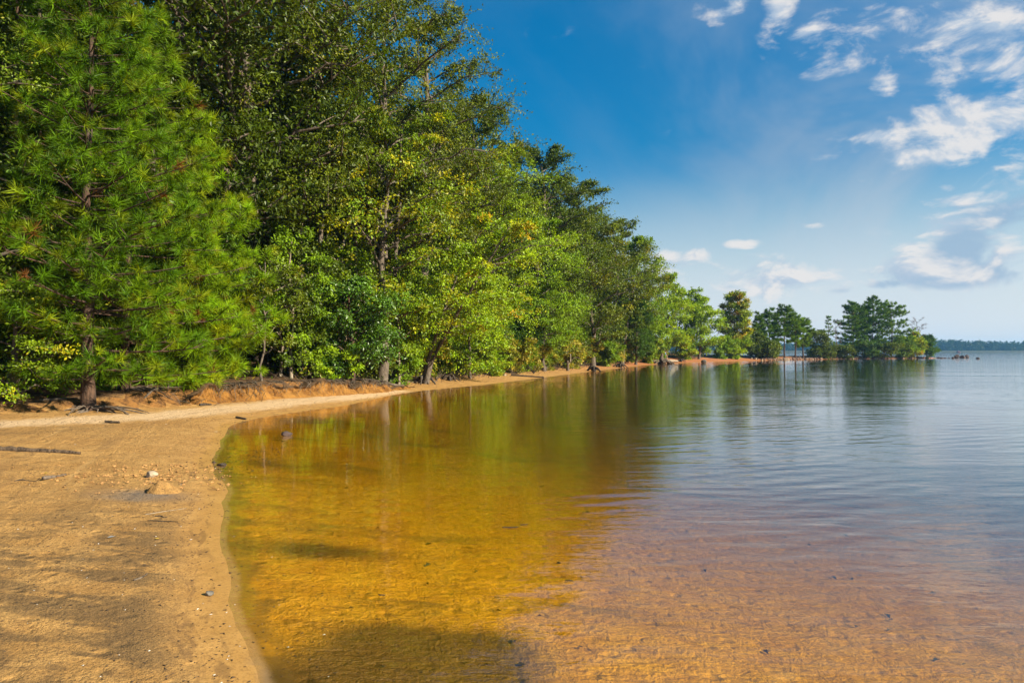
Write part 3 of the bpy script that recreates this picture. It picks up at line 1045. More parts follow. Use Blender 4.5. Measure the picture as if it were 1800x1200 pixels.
# ------------------------------------------------------------------ the near pines
def root_mesh(rng, p0, ang, length, r, drop, wig=.12, rise=0.0):
    k = 7
    t = np.linspace(0, 1, k)
    d = np.array([math.cos(ang), math.sin(ang)])
    sidev = np.array([-d[1], d[0]])
    w = np.cumsum(rng.normal(0, wig * length / k * 1.6, k))
    w -= w[0]
    pts = np.zeros((k, 3))
    pts[:, 0] = p0[0] + d[0] * length * t + sidev[0] * w
    pts[:, 1] = p0[1] + d[1] * length * t + sidev[1] * w
    pts[:, 2] = p0[2] - drop * t ** 1.3 + rise * np.sin(t * PI) + rng.normal(0, .02, k)
    rad = r * (1 - t * .75)
    v, f = tubes([(pts, rad, 6)])
    return np_mesh('root', v, f, M_DRIFT, True)


def add_roots(e, seed, n, r0, length, dirs, drop, r=.035):
    rng = np.random.default_rng(seed)
    for i in range(n):
        a = rng.uniform(*dirs)
        obj('root', root_mesh(rng, (math.cos(a) * r0, math.sin(a) * r0, rng.uniform(-.02, .16)), a, length * rng.uniform(.5, 1.15), r * rng.uniform(.5, 1.3), drop * rng.uniform(.7, 1.3), .32, rng.uniform(-.02, .13)), e)


GP = 'young pines at the edge of the beach'


def near_pine(seed, px, d, H, R, cb, tr, label, pal=NEEDLES, push=(.5, -.9), whorl=.66, rz=0.0, needles=54, per=6):
    x = (px - 900) / F * d
    return put_tree('pine_tree', mesh_tree('pine', pine(seed, H, R, cb, whorl, per, .33, needles, .017, pal, tr=tr, sub=3, push=push), M_PINE, M_NEEDLE), x, d, label, 'pine tree', GP, rz)


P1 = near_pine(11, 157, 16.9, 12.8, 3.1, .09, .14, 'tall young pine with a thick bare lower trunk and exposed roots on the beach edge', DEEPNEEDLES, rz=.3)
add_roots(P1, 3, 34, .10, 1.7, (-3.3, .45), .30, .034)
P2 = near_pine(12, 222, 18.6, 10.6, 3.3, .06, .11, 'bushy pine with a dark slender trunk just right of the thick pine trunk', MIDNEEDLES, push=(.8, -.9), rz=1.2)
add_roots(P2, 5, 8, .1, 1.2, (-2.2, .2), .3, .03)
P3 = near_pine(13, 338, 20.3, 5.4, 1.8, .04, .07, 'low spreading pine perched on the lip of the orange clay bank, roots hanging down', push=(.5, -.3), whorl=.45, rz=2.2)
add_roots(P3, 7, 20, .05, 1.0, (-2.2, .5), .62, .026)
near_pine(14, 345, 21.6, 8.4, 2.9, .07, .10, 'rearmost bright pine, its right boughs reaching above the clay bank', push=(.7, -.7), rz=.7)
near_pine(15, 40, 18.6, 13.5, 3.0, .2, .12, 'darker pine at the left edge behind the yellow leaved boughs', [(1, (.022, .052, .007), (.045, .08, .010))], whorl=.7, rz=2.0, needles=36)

# ------------------------------------------------------------------ named trees of the shore
TREES = [
    # name, px, depth, H, R, cb, pal, kwargs, bark, leafmat, label
    ('oak_tree', 408, 27.5, 21.5, 5.2, .26, OAK, dict(limbs=30, nsub=6, tw=11, lv=11, leaf=.12, push=(1.0, -1.4), crad=.175), M_BARK, M_LEAF,
     'tall dull olive oak with a bare pale trunk rising right behind the bright pines'),
    ('oak_tree', 250, 25.5, 20.0, 5.0, .25, SHADEOAK, dict(limbs=26, nsub=5, tw=11, lv=10, leaf=.125, push=(.6, -1.2), crad=.175), M_BARK, M_LEAF,
     'dark leafy oak towering behind the bright pines, its top out of the picture'),
    ('oak_tree', 545, 31.0, 21.5, 5.2, .24, OAK, dict(limbs=30, nsub=6, tw=11, lv=11, leaf=.12, push=(.6, -1.6), crad=.175), M_BARK, M_LEAF,
     'broad olive oak amid the tall trees, dense crown reaching the top of the photo'),
    ('oak_tree', 655, 33.0, 19.5, 4.6, .30, OAK, dict(limbs=26, nsub=6, tw=10, lv=10, leaf=.125, push=(.8, -1.2), crad=.175), M_BARK, M_LEAF,
     'tall oak with dark forked trunks and thinner upper crown showing blue sky'),
    ('oak_tree', 735, 39.0, 20.6, 4.4, .34, OAK, dict(limbs=34, nsub=6, tw=12, lv=10, leaf=.135, push=(1.2, -.6), crad=.17, lean=(1.0, 0), shape='egg'), M_BARK, M_LEAF,
     'tallest oak on the skyline, open crown leaning right over the water'),
    ('oak_tree', 830, 46.0, 17.6, 3.7, .30, DARKOAK, dict(limbs=30, nsub=5, tw=12, lv=9, leaf=.14, push=(1.2, -.5), crad=.19, shape='egg'), M_BARK, M_LEAF,
     'oak below the leaning skyline oak, long dark boughs stretching right'),
    ('sweetgum_tree', 668, 29.5, 11.6, 3.0, .28, GOLD, dict(limbs=22, nsub=5, tw=10, lv=8, leaf=.14, push=(.9, -.8)), M_BARK, M_LEAF,
     'slender tree with golden green upper leaves standing in front of the olive oaks'),
    ('sweetgum_tree', 850, 43.0, 13.8, 4.0, .22, BRIGHT, dict(limbs=24, nsub=5, tw=11, lv=8, leaf=.14, push=(1.0, -.8), flat=.35), M_BARK, M_LEAF,
     'bright lime green tree with layered feathery boughs left of the dark skyline dip'),
    ('sweetgum_tree', 742, 33.2, 8.0, 3.0, .22, YELLOW, dict(limbs=22, nsub=5, tw=11, lv=8, leaf=.13, lean=(3.2, -.3), push=(1.0, -.6), stems=2, tr=.12, rise=.1, flat=.4), M_BARK, M_LEAF,
     'leaning twin stemmed tree with yellow green leaves hanging over the narrow beach'),
    ('sweetgum_tree', 826, 38.6, 6.0, 2.8, .06, YELLOW, dict(limbs=20, nsub=5, tw=11, lv=8, leaf=.13, push=(.5, -.5), rise=.15, shape='round', tr=.07), M_BARK, M_LEAF,
     'low rounded tree with the brightest yellow leaves, touching the shore grass'),
    ('holly_tree', 622, 26.9, 4.4, 1.9, .16, HOLLY, dict(limbs=20, nsub=5, tw=10, lv=8, leaf=.12, shape='round', tr=.09), M_PINE, M_GLOSSY_LEAF,
     'small dark green holly with glossy leaves on the clay bank'),
    ('sapling', 512, 25.3, 5.6, 1.5, .2, GREEN, dict(limbs=16, nsub=4, tw=9, lv=8, leaf=.11, tr=.05), M_PALE, M_LEAF,
     'fresh green sapling on the bank between the pines and the glossy holly'),
    ('sapling', 462, 23.4, 4.6, 1.4, .2, OAK, dict(limbs=14, nsub=4, tw=8, lv=7, leaf=.10, tr=.035), M_BARK, M_LEAF,
     'thin stemmed sapling at the brink of the orange bank by the last pine bough'),
    ('sapling', 700, 31.0, 5.4, 1.8, .18, GOLD, dict(limbs=16, nsub=4, tw=10, lv=8, leaf=.11, tr=.05), M_PALE, M_LEAF,
     'sapling with some orange leaves between the glossy holly and the leaning twin stems'),
    ('beech_tree', 955, 53.5, 11.8, 3.6, .18, GREEN, dict(limbs=24, nsub=5, tw=11, lv=8, leaf=.16, push=(.8, -.8), flat=.35), M_BARK, M_LEAF,
     'medium pale green tree right of the lime green one, under the dark skyline oaks'),
    ('beech_tree', 957, 52.0, 6.8, 2.7, .30, GREEN, dict(limbs=18, nsub=5, tw=10, lv=10, leaf=.125, push=(.6, -.6), flat=.3, rise=.1), M_BARK, M_LEAF,
     'small layered tree overhanging the brown brush at the middle of the shore'),
    ('oak_tree', 950, 59.0, 18.8, 4.6, .26, DARKOAK, dict(limbs=36, nsub=5, tw=12, lv=8, leaf=.19, push=(.8, -.6), crad=.19, shape='egg'), M_BARK, M_LEAF,
     'dark oak forming the second skyline peak beyond the dip of blue sky'),
    ('oak_tree', 1020, 69.0, 18.6, 4.6, .22, DARKOAK, dict(limbs=36, nsub=5, tw=12, lv=8, leaf=.20, push=(.8, -.8), crad=.19, shape='egg'), M_BARK, M_LEAF,
     'dark oak right of the second skyline peak with dense rounded crown'),
    ('beech_tree', 1042, 66.0, 13.6, 4.2, .16, OAK, dict(limbs=24, nsub=5, tw=10, lv=7, leaf=.21, push=(.5, -.8), flat=.35, tr=.24), M_BARK, M_LEAF,
     'tree with a dark straight trunk standing at the water above the first stump'),
    ('sweetgum_tree', 1085, 80.5, 16.6, 4.6, .20, OAK + [(2, (.09, .12, .01), (.12, .15, .012))], dict(limbs=34, nsub=5, tw=11, lv=8, leaf=.22, push=(1.0, -.8), shape='egg'), M_BARK, M_LEAF,
     'high olive green tree where the tall forest drops towards the far point'),
    ('sweetgum_tree', 1118, 88.0, 16.0, 4.2, .14, GREEN, dict(limbs=32, nsub=5, tw=11, lv=8, leaf=.23, push=(.6, -.6), shape='egg'), M_BARK, M_LEAF,
     'green tree directly behind the dark blue green cedar'),
    ('cedar_tree', 1117, 80.5, 7.8, 1.9, .06, CEDAR, dict(limbs=34, nsub=4, tw=11, lv=7, leaf=.22, shape='egg', wid=.3, tr=.14, rise=.7), M_BARK, M_LEAF,
     'dark blue green cedar with dense upright crown near the bleached driftwood'),
    ('oak_tree', 1094, 78.5, 7.0, 1.7, .35, DARKOAK, dict(limbs=12, nsub=4, tw=8, lv=6, leaf=.2, lean=(1.0, 0), tr=.16), M_BARK, M_LEAF,
     'slim dark leaning trunk with thin leaves just left of the dark cedar'),
    ('sweetgum_tree', 1168, 101.0, 12.8, 3.6, .10, BRIGHT, dict(limbs=26, nsub=5, tw=10, lv=7, leaf=.27, push=(.6, -.4), shape='egg'), M_BARK, M_LEAF,
     'bright green tree with a spiky pointed top above the driftwood pile'),
    ('oak_tree', 1198, 110.5, 10.8, 3.6, .12, GREEN, dict(limbs=24, nsub=5, tw=9, lv=7, leaf=.30, push=(.4, -.4)), M_BARK, M_LEAF,
     'green tree set back between the spiky topped tree and the last full green tree'),
    ('sweetgum_tree', 1228, 112.0, 10.3, 3.3, .06, BRIGHT, dict(limbs=26, nsub=5, tw=10, lv=7, leaf=.28, shape='egg', push=(.3, -.3)), M_BARK, M_LEAF,
     'last full light green tree before the reddish maple'),
    ('maple_tree', 1291, 124.0, 11.8, 3.5, .18, MAPLE, dict(limbs=38, nsub=4, tw=11, lv=7, leaf=.30, shape='egg', rise=.7, stems=2), M_BARK, M_LEAF,
     'maple turning red and orange at the top, alone against the sky'),
]
BUSHES = [
    ('shrub', 1287, 121.0, 3.2, 2.6, BRIGHT, .28, 'bright green bush at the foot of the reddish maple'),
    ('shrub', 1266, 118.5, 3.6, 1.9, GREEN, .28, 'green bush left of the reddish maple trunk'),
    ('shrub', 1210, 108.0, 4.2, 2.6, YELLOW, .26, 'yellow green bush under the last full light green tree'),
    ('shrub', 1150, 97.0, 3.0, 2.6, GOLD, .24, 'yellowing bush behind the driftwood pile'),
    ('shrub', 900, 46.2, 1.6, 1.6, DULL, .12, 'brownish shore bush right of the brightest yellow tree'),
    ('shrub', 930, 49.6, 1.75, 1.7, DULL, .12, 'olive shore bush in the middle of the brown brush'),
    ('shrub', 962, 54.0, 1.8, 1.9, DULL, .13, 'brownish rounded bush left of the dead snag on the beach'),
    ('shrub', 1000, 59.5, 1.9, 2.0, DULL, .14, 'wide olive bush behind the dead snag on the beach'),
    ('shrub', 1060, 69.5, 2.2, 1.8, GREEN, .18, 'low green bush right of the dark straight trunk'),
    ('shrub', 1135, 88.5, 2.6, 2.0, GOLD, .22, 'bush with yellow leaves right of the dark cedar'),
    ('shrub', 868, 42.6, 1.3, 1.4, YELLOW, .11, 'low yellow green bush at the right foot of the yellow tree'),
    ('shrub', 700, 31.5, 1.7, 1.3, GREEN, .10, 'green bush on the bank left of the leaning stems'),
    ('shrub', 660, 29.6, 1.3, 1.0, OAK, .09, 'dull green bush on the bank right of the holly'),
    ('shrub', 585, 26.3, 1.5, 1.1, BRIGHT, .10, 'light green bush on the bank left of the holly'),
]
seed = 100
GT = 'trees of the wooded shore'
for row in TREES:
    name, px, d, H, R, cb, pal, kw, bark, lm, label = row
    seed += 1
    x = (px - 900) / F * d
    put_tree(name, mesh_tree(name, deciduous(seed, H, R, cb, pal, **kw), bark, lm), x, d, label, name.replace('_', ' '), GT)
for name, px, d, H, R, pal, lf, label in BUSHES:
    seed += 1
    x = (px - 900) / F * d
    put_tree('shrub', mesh_tree(name, deciduous(seed, H, R, .02, pal, leaf=lf, limbs=24, nsub=3, tw=9, lv=6, stems=4, shape='round', tr=.03, crad=.22, rise=.35), M_BARK, M_LEAF), x, d, label, 'shrub', 'bushes along the shore', trunk='stem', crown='foliage')

brush_kinds = [mesh_tree('b', deciduous(380 + i, 1.5, 1.3, .02, pal, leaf=.13, limbs=22, nsub=3, tw=8, lv=6, stems=5, shape='round', tr=.02, crad=.24, rise=.4), M_DRIFT, M_LEAF)
               for i, pal in enumerate((DULL, DULL, OAK, GREEN))]
rngb = np.random.default_rng(66)
run = 0.0
for i in range(1, len(EDGE)):
    run += np.linalg.norm(EDGE[i] - EDGE[i - 1])
    if EDGE[i][1] < 35 or EDGE[i][1] > 104 or run < 1.5 + EDGE[i][1] / 60:
        continue
    run = 0
    T = EDGE[i] - EDGE[i - 1]
    Nv = np.array([-T[1], T[0]]) / np.linalg.norm(T)
    q = EDGE[i] + Nv * rngb.uniform(-.1, 1.2)
    put_tree('brush', brush_kinds[int(rngb.integers(4))], q[0], q[1], 'low olive brown bush in the line of brush along the top of the narrow beach', 'bush', 'line of brush on the shore', rngb.uniform(0, 6.28), rngb.uniform(.7, 1.25) * (1 + EDGE[i][1] / 160), trunk='stem', crown='foliage')

# yellow leaved growth at the left edge
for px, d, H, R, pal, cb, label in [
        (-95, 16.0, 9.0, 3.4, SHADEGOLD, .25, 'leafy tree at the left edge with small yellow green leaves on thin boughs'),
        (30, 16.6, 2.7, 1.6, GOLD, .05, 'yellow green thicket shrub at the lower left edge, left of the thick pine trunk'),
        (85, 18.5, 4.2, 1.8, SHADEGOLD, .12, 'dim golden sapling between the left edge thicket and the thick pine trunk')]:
    seed += 1
    x = (px - 900) / F * d
    put_tree('sapling', mesh_tree('s', deciduous(seed, H, R, cb, pal, leaf=.075, limbs=20, nsub=5, tw=9, lv=8, flat=.25, rise=.15, crad=.2, push=(.4, -.4)), M_BARK, M_LEAF), x, d, label, 'sapling', 'saplings on the left')

# ------------------------------------------------------------------ the forest behind: four kinds, copied
def edge_normals():
    T = np.gradient(EDGE, axis=0)
    T /= np.linalg.norm(T, axis=1)[:, None]
    return np.stack([-T[:, 1], T[:, 0]], 1)


EN = edge_normals()
fill_kinds = []
for i, (H, R, cb, pal, lf) in enumerate([(16, 4.6, .10, SHADEOAK, .34), (16, 4.2, .16, SHADEOAK, .34), (16, 4.4, .06, SHADEOAK, .36), (16, 3.6, .12, DARKOAK, .34)]):
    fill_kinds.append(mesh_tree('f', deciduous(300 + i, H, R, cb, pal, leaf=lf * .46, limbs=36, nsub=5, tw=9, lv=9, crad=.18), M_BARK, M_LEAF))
rng = np.random.default_rng(55)
nf = 0
for depth, stepd in ((7.0, 3.6), (12.5, 4.4), (19.0, 5.5), (27.0, 7.0)):
    run = 0.0
    for i in range(1, len(EDGE)):
        run += np.linalg.norm(EDGE[i] - EDGE[i - 1])
        if run < stepd:
            continue
        run = 0
        p = EDGE[i] + EN[i] * (depth + rng.uniform(-1.6, 1.6)) + rng.normal(0, .8, 2)
        if p[1] < 6 or p[1] > 112 or p[0] / p[1] > .29:
            continue
        if poly_sdf([p[0]], [p[1]], WOOD)[0] < 3:
            continue
        h = min(max_h(p[0], p[1], 45), rng.uniform(16, 21))
        if h < 5:
            continue
        k = int(rng.integers(4))
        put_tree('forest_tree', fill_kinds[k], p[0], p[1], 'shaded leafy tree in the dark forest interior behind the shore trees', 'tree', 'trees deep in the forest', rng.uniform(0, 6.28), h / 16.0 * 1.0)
        nf += 1
# understory saplings
und = []
for i, (pal, lf) in enumerate([(GREEN, .13), (OAK, .14), (BRIGHT, .13), (DARKOAK, .14), (HOLLY, .13), (GOLD, .13)]):
    und.append(mesh_tree('u', deciduous(330 + i, 5.0, 1.9, .10, pal, leaf=lf, limbs=22, nsub=4, tw=7, lv=6, tr=.05, shape='round', rise=.3), M_PALE if i % 2 else M_BARK, M_LEAF))
for depth, stepd in ((1.6, 2.0), (3.6, 2.4)):
    run = 0.0
    for i in range(1, len(EDGE)):
        run += np.linalg.norm(EDGE[i] - EDGE[i - 1])
        d = EDGE[i][1]
        if run < stepd * max(1, d / 45):
            continue
        run = 0
        p = EDGE[i] + EN[i] * (depth + rng.uniform(-.5, .8)) + rng.normal(0, .3, 2)
        if p[1] < 13 or p[1] > 108:
            continue
        if p[1] < 24 and depth < 3:
            continue
        sc_ = rng.uniform(.5, 1.15) * (1 + max(0, d - 40) / 120)
        if depth > 3:
            sc_ *= 1.3
        put_tree('understory_tree', und[int(rng.integers(6))], p[0], p[1], 'leafy sapling filling the shade under the tall shore trees', 'sapling', 'understory saplings', rng.uniform(0, 6.28), sc_)
for depth, stepd in ((9.0, 2.6), (15.0, 3.2), (23.0, 4.0), (33.0, 5.0)):
    run = 0.0
    for i in range(1, len(EDGE)):
        run += np.linalg.norm(EDGE[i] - EDGE[i - 1])
        if run < stepd:
            continue
        run = 0
        p = EDGE[i] + EN[i] * (depth + rng.uniform(-1.5, 1.5))
        if p[1] < 14 or EDGE[i][1] > 70 or poly_sdf([p[0]], [p[1]], WOOD)[0] < 2:
            continue
        put_tree('understory_tree', und[(1, 3, 4, 1)[int(rng.integers(4))]], p[0], p[1], 'leafy sapling filling the shade under the tall shore trees', 'sapling', 'understory saplings', rng.uniform(0, 6.28), rng.uniform(.8, 1.4))
# bare thin trunks in the shade
pole = mesh_tree('p', deciduous(350, 12.0, 1.6, .55, OAK, leaf=.2, limbs=10, nsub=3, tw=5, lv=5, tr=.10), M_PALE, M_LEAF)
pole2 = mesh_tree('p', deciduous(351, 13.0, 1.8, .6, DARKOAK, leaf=.2, limbs=10, nsub=3, tw=5, lv=5, tr=.16), M_BARK, M_LEAF)
for i, (px, d) in enumerate([(470, 27.5), (528, 27.8), (560, 28.6), (598, 29.6), (626, 30.5), (652, 31.2), (690, 31.5), (340, 24.5), (372, 24.2), (300, 23.8), (60, 20.5), (105, 21.5), (880, 51), (905, 54.5), (925, 56), (985, 65), (972, 62.5), (1012, 69.5)]):
    x = (px - 900) / F * d
    h = min(max_h(x, d, 60), 12.5) / 12.5
    put_tree('slender_tree', pole if i % 2 else pole2, x, d, 'bare slender trunk standing in the shade of the shore trees', 'tree', 'slender trunks in the shade', rng.uniform(0, 6.28), h)


def build_undergrowth():
    rng = np.random.default_rng(77)
    P = []
    for i in range(1, len(EDGE)):
        d = EDGE[i][1]
        if d < 12 or d > 118:
            continue
        seg = np.linalg.norm(EDGE[i] - EDGE[i - 1])
        n = int(seg * 240 / max(1, d / 35))
        t = rng.random(n)[:, None]
        dep = rng.uniform(.15, 5.5, n)[:, None]
        p = EDGE[i - 1] * (1 - t) + EDGE[i] * t + EN[i] * dep
        keep = np.ones(n, bool)
        if d < 19.5:
            keep = (dep[:, 0] > 2.2)
        P.append(p[keep])
    P = np.concatenate(P)
    cl = fbm(P[:, 0] * .9, P[:, 1] * .9, 5) + .5
    P = P[cl > .47]
    cl = cl[cl > .47]
    z = height(P[:, 0], P[:, 1])
    n = len(P)
    hh = rng.random(n) ** .8 * (.15 + 1.5 * (cl - .47)) * (1 + P[:, 1] / 60)
    Q = np.stack([P[:, 0], P[:, 1], z + hh], 1)
    V, Fq = leaf_quads(rng, Q, rng.normal(0, 1, (n, 3)), rng.normal(0, .6, (n, 3)) + [0, 0, .8], (.09 + P[:, 1] * .0022) * rng.uniform(.7, 1.3, n))
    pig = pigments(rng, n, OAK + GREEN + [(1.5, (.14, .10, .04), (.2, .14, .06))])
    me = np_mesh('undergrowth', V, Fq, M_LEAF, False, {'pigment': ('FLOAT_COLOR', pig)})
    tag(obj('undergrowth', me), kind='stuff')


build_undergrowth()


def build_brush():
    """dry brown stems and twigs along the beach edge"""
    rng = np.random.default_rng(78)
    paths = []
    for i in range(1, len(EDGE)):
        d = EDGE[i][1]
        if d < 19 or d > 75:
            continue
        seg = np.linalg.norm(EDGE[i] - EDGE[i - 1])
        n = int(seg * (18 if d > 31 else 16))
        for _ in range(n):
            t = rng.random()
            p = EDGE[i - 1] * (1 - t) + EDGE[i] * t - EN[i] * rng.normal(-.25, .40)
            a = rng.uniform(0, 2 * PI)
            ln = rng.uniform(.3, .95) * (1 if d > 31 else .8)
            r = .006 + d * .00016
            paths.append((p, a, ln, r, rng.uniform(.15, 1.1)))
    XY = np.array([q[0] for q in paths])
    Z = height(XY[:, 0], XY[:, 1])
    tb = []
    for (p, a, ln, r, upz), z in zip(paths, Z):
        p0 = np.array([p[0], p[1], z - .03])
        dd = np.array([math.cos(a), math.sin(a), upz])
        dd /= np.linalg.norm(dd)
        p2 = p0 + dd * ln
        tb.append((bez(p0, (p0 + p2) / 2 + np.array([0, 0, .12 * ln]) + rng.normal(0, .04, 3), p2, 4), np.array([1, .8, .6, .3]) * r, 3))
    v, f = tubes(tb)
    tag(obj('dry_brush', np_mesh('dry_brush', v, f, M_DRIFT, True)), kind='stuff')


build_brush()

def build_hanging_roots():
    rng = np.random.default_rng(79)
    P = spline([(-9.0, 20.0), (-8.25, 21.5), (-7.15, 23.9), (-6.05, 26.3), (-5.2, 28.8)], 40)
    T = np.gradient(P, axis=0)
    T /= np.linalg.norm(T, axis=1)[:, None]
    Nv = np.stack([T[:, 1], -T[:, 0]], 1)
    tb = []
    for _ in range(120):
        i = int(rng.integers(len(P)))
        a = P[i] - Nv[i] * .25
        b = P[i] + Nv[i] * rng.uniform(.15, .6)
        za, zb = height(np.array([P[i][0] - Nv[i][0] * .8]), np.array([P[i][1] - Nv[i][1] * .8]))[0], height(np.array([P[i][0] + Nv[i][0] * .6]), np.array([P[i][1] + Nv[i][1] * .6]))[0]
        f = rng.uniform(.15, .9)
        sl = rng.normal(0, .3)
        p0 = np.array([a[0], a[1], za + .04])
        p2 = np.array([b[0] + T[i][0] * sl, b[1] + T[i][1] * sl, za + (zb - za) * f])
        p1 = np.array([(a[0] + b[0]) / 2 + Nv[i][0] * .2, (a[1] + b[1]) / 2 + Nv[i][1] * .2, za + .10])
        tb.append((bez(p0, p1, p2, 6) + rng.normal(0, .02, (6, 3)), np.linspace(1, .35, 6) * rng.uniform(.008, .020), 4))
    v, f = tubes(tb)
    tag(obj('hanging_roots', np_mesh('hanging_roots', v, f, M_DRIFT, True)), kind='stuff')


build_hanging_roots()

# ------------------------------------------------------------------ the point: pines, snags, shrubs
SPIT = [
    ('pine_tree', 1336, 128.0, 8.4, 2.2, .10, 'cone', 'dark narrow conifer right of the reddish maple'),
    ('pine_tree', 1352, 131.0, 9.2, 2.5, .18, 'egg', 'dark pine second right of the reddish maple'),
    ('pine_tree', 1379, 133.0, 10.4, 2.7, .26, 'egg', 'highest of the pines between the maple and the gap of bright water'),
    ('pine_tree', 1398, 134.5, 8.4, 2.9, .34, 'top', 'pine with bare lower trunk leaning beside the gap of bright water'),
    ('pine_tree', 1412, 137.0, 7.8, 2.4, .28, 'round', 'rounded light green pine right of the gap of bright water'),
    ('pine_tree', 1500, 147.0, 12.0, 3.6, .18, 'egg', 'left tree of the big dark pine clump on the point'),
    ('pine_tree', 1535, 150.5, 13.2, 3.9, .22, 'egg', 'tallest middle tree of the big dark pine clump on the point'),
    ('pine_tree', 1566, 152.5, 12.6, 4.2, .12, 'egg', 'right tree of the big pine clump, its side sunlit green'),
    ('pine_tree', 1520, 152.5, 11.2, 3.2, .2, 'egg', 'rear tree of the big dark pine clump seen between its neighbours'),
]
for i, (name, px, d, H, R, cb, shp, label) in enumerate(SPIT):
    x = (px - 900) / F * d
    data = pine(500 + i, H, R * .95, cb + .06, .95, 5, .55, 24, .085, SPITPINE if i not in (3, 4, 7) else [(1, (.045, .085, .012), (.09, .13, .016))], shape=shp, sub=3, tr=.15, upt=.3, dead=0)
    put_tree(name, mesh_tree(name, data, M_PINE, M_NEEDLE), x, d, label, 'pine tree', 'pines on the point')
for px, d, H, R, pal, shp, label in [
        (1318, 126.5, 5.2, 2.2, DARKOAK, 'round', 'dark bush between the reddish maple and the narrow conifer'),
        (1345, 127.5, 3.0, 2.6, DARKOAK, 'round', 'low dark bush under the narrow conifer'),
        (1352, 130.0, 2.2, 1.9, DARKOAK, 'round', 'low dark bush left of the bright water gap'),
        (1434, 139.5, 5.4, 2.5, DARKOAK, 'round', 'dark rounded bush left of the thin dead pines'),
        (1448, 141.5, 2.2, 2.2, DARKOAK, 'round', 'low dark bush under the thin dead pines'),
        (1480, 144.5, 2.4, 2.2, DARKOAK, 'round', 'low dark bush left of the big pine clump'),
        (1515, 147.5, 3.2, 3.0, CEDAR, 'round', 'dark bush under the left side of the big pine clump'),
        (1552, 150.5, 3.0, 3.0, DARKOAK, 'round', 'dark bush under the middle of the big pine clump'),
        (1588, 153.0, 4.6, 2.6, GREEN, 'round', 'sunlit green bush right of the big pine clump'),
        (1607, 154.5, 5.8, 2.0, YELLOW, 'egg', 'small yellow green tree below the bare snag near the tip'),
        (1628, 156.3, 5.0, 2.6, CEDAR, 'low', 'dark spreading cedar, last one at the tip of the point')]:
    seed += 1
    x = (px - 900) / F * d
    put_tree('shrub', mesh_tree('s', deciduous(seed, H, R, .05, pal, leaf=.34, limbs=20, nsub=3, tw=8, lv=6, shape=shp, tr=.06), M_BARK, M_LEAF), x, d, label, 'shrub', 'bushes on the point', crown='foliage', trunk='stem')
for px, d, H, R, cb, label, thin in [
        (1457, 142.0, 8.6, 1.8, .25, 'thin dying pine with sparse needles left of the big pine clump', True),
        (1468, 143.0, 7.8, 1.3, .35, 'bare leafless snag right of the thin dying pine', False),
        (1613, 155.5, 9.0, 1.8, .45, 'bare branching snag rising above the tip of the point', False),
        (1606, 156.2, 7.0, 1.2, .45, 'shorter bare snag leaning beside the branching snag at the tip', False)]:
    seed += 1
    x = (px - 900) / F * d
    if thin:
        data = pine(seed, H, R, cb, .8, 4, .4, 10, .07, SPITPINE, sub=2, tr=.11, shape='cone')
    else:
        data = deciduous(seed, H, R, cb, OAK, limbs=12, nsub=3, bare=True, tr=.12, rise=1.0)
    put_tree('dead_tree', mesh_tree('d', data, M_DRIFT, M_NEEDLE), x, d, label, 'dead tree', 'snags on the point', crown='needles')


# ------------------------------------------------------------------ far shore
def build_far():
    rng = np.random.default_rng(88)
    # low hill
    xs = np.linspace(60, 2600, 120)
    ys = np.array([985, 1010, 1060, 1200, 1500])
    hz = np.array([-1, 2.0, 3.5, 5, -3])
    V = np.array([(x, y + 25 * math.sin(x * .004) + 12 * math.sin(x * .017), h) for y, h in zip(ys, hz) for x in xs])
    idx = np.arange(len(ys) * len(xs)).reshape(len(ys), len(xs))
    q = np.stack([idx[:-1, :-1], idx[:-1, 1:], idx[1:, 1:], idx[1:, :-1]], -1).reshape(-1, 4)
    m = mat_plain('far_soil', (.03, .04, .015), (.06, .06, .025), .1, .95, .0)
    tag(obj('far_hill', np_mesh('far_hill', V, q, m, True)), kind='structure')
    n = 950
    cx = rng.uniform(70, 1500, n)
    cy = 1010 + 25 * np.sin(cx * .004) + 12 * np.sin(cx * .017) + np.abs(rng.normal(0, 22, n))
    ch = rng.uniform(11.0, 15.0, n) + 2.5 * np.sin(cx * .013) + (rng.random(n) < .06) * 2.5
    K = 75
    u = unit(rng.normal(0, 1, (n, K, 3)))
    rad = rng.uniform(.75, 1.05, (n, K, 1))
    P = u * rad
    P[..., 0] *= 5.2
    P[..., 1] *= 5.2
    P[..., 2] = P[..., 2] * ch[:, None] * .5 + ch[:, None] * .5 + 1.0
    P[..., 0] += cx[:, None]
    P[..., 1] += cy[:, None]
    P = P.reshape(-1, 3)
    nn = len(P)
    V, Fq = leaf_quads(rng, P, rng.normal(0, 1, (nn, 3)), u.reshape(-1, 3) + rng.normal(0, .4, (nn, 3)), rng.uniform(2.2, 4.0, nn), .85)
    pig = pigments(rng, nn, [(1, (.010, .020, .010), (.020, .032, .014))])
    tag(obj('far_woods', np_mesh('far_woods', V, Fq, M_LEAF, False, {'pigment': ('FLOAT_COLOR', pig)}), None), kind='stuff')


build_far()


# ------------------------------------------------------------------ rocks, driftwood, litter
def rock_mesh(name, seed, sx, sy, sz, mat, sub=2, rough=.25):
    import bmesh
    bm = bmesh.new()
    bmesh.ops.create_icosphere(bm, subdivisions=sub, radius=1.0)
    rng = np.random.default_rng(seed)
    dirs = unit(rng.normal(0, 1, (9, 3)))
    offs = rng.uniform(.55, .95, 9)
    for v in bm.verts:
        p = np.array(v.co)
        for d_, o_ in zip(dirs, offs):
            k = p @ d_
            if k > o_:
                p = p - d_ * (k - o_) * .9
        p = p * (1 + rng.normal(0, .02))
        v.co = (p[0] * sx, p[1] * sy, p[2] * sz)
    me = bpy.data.meshes.new(name)
    bm.to_mesh(me)
    bm.free()
    me.materials.append(mat)
    return me


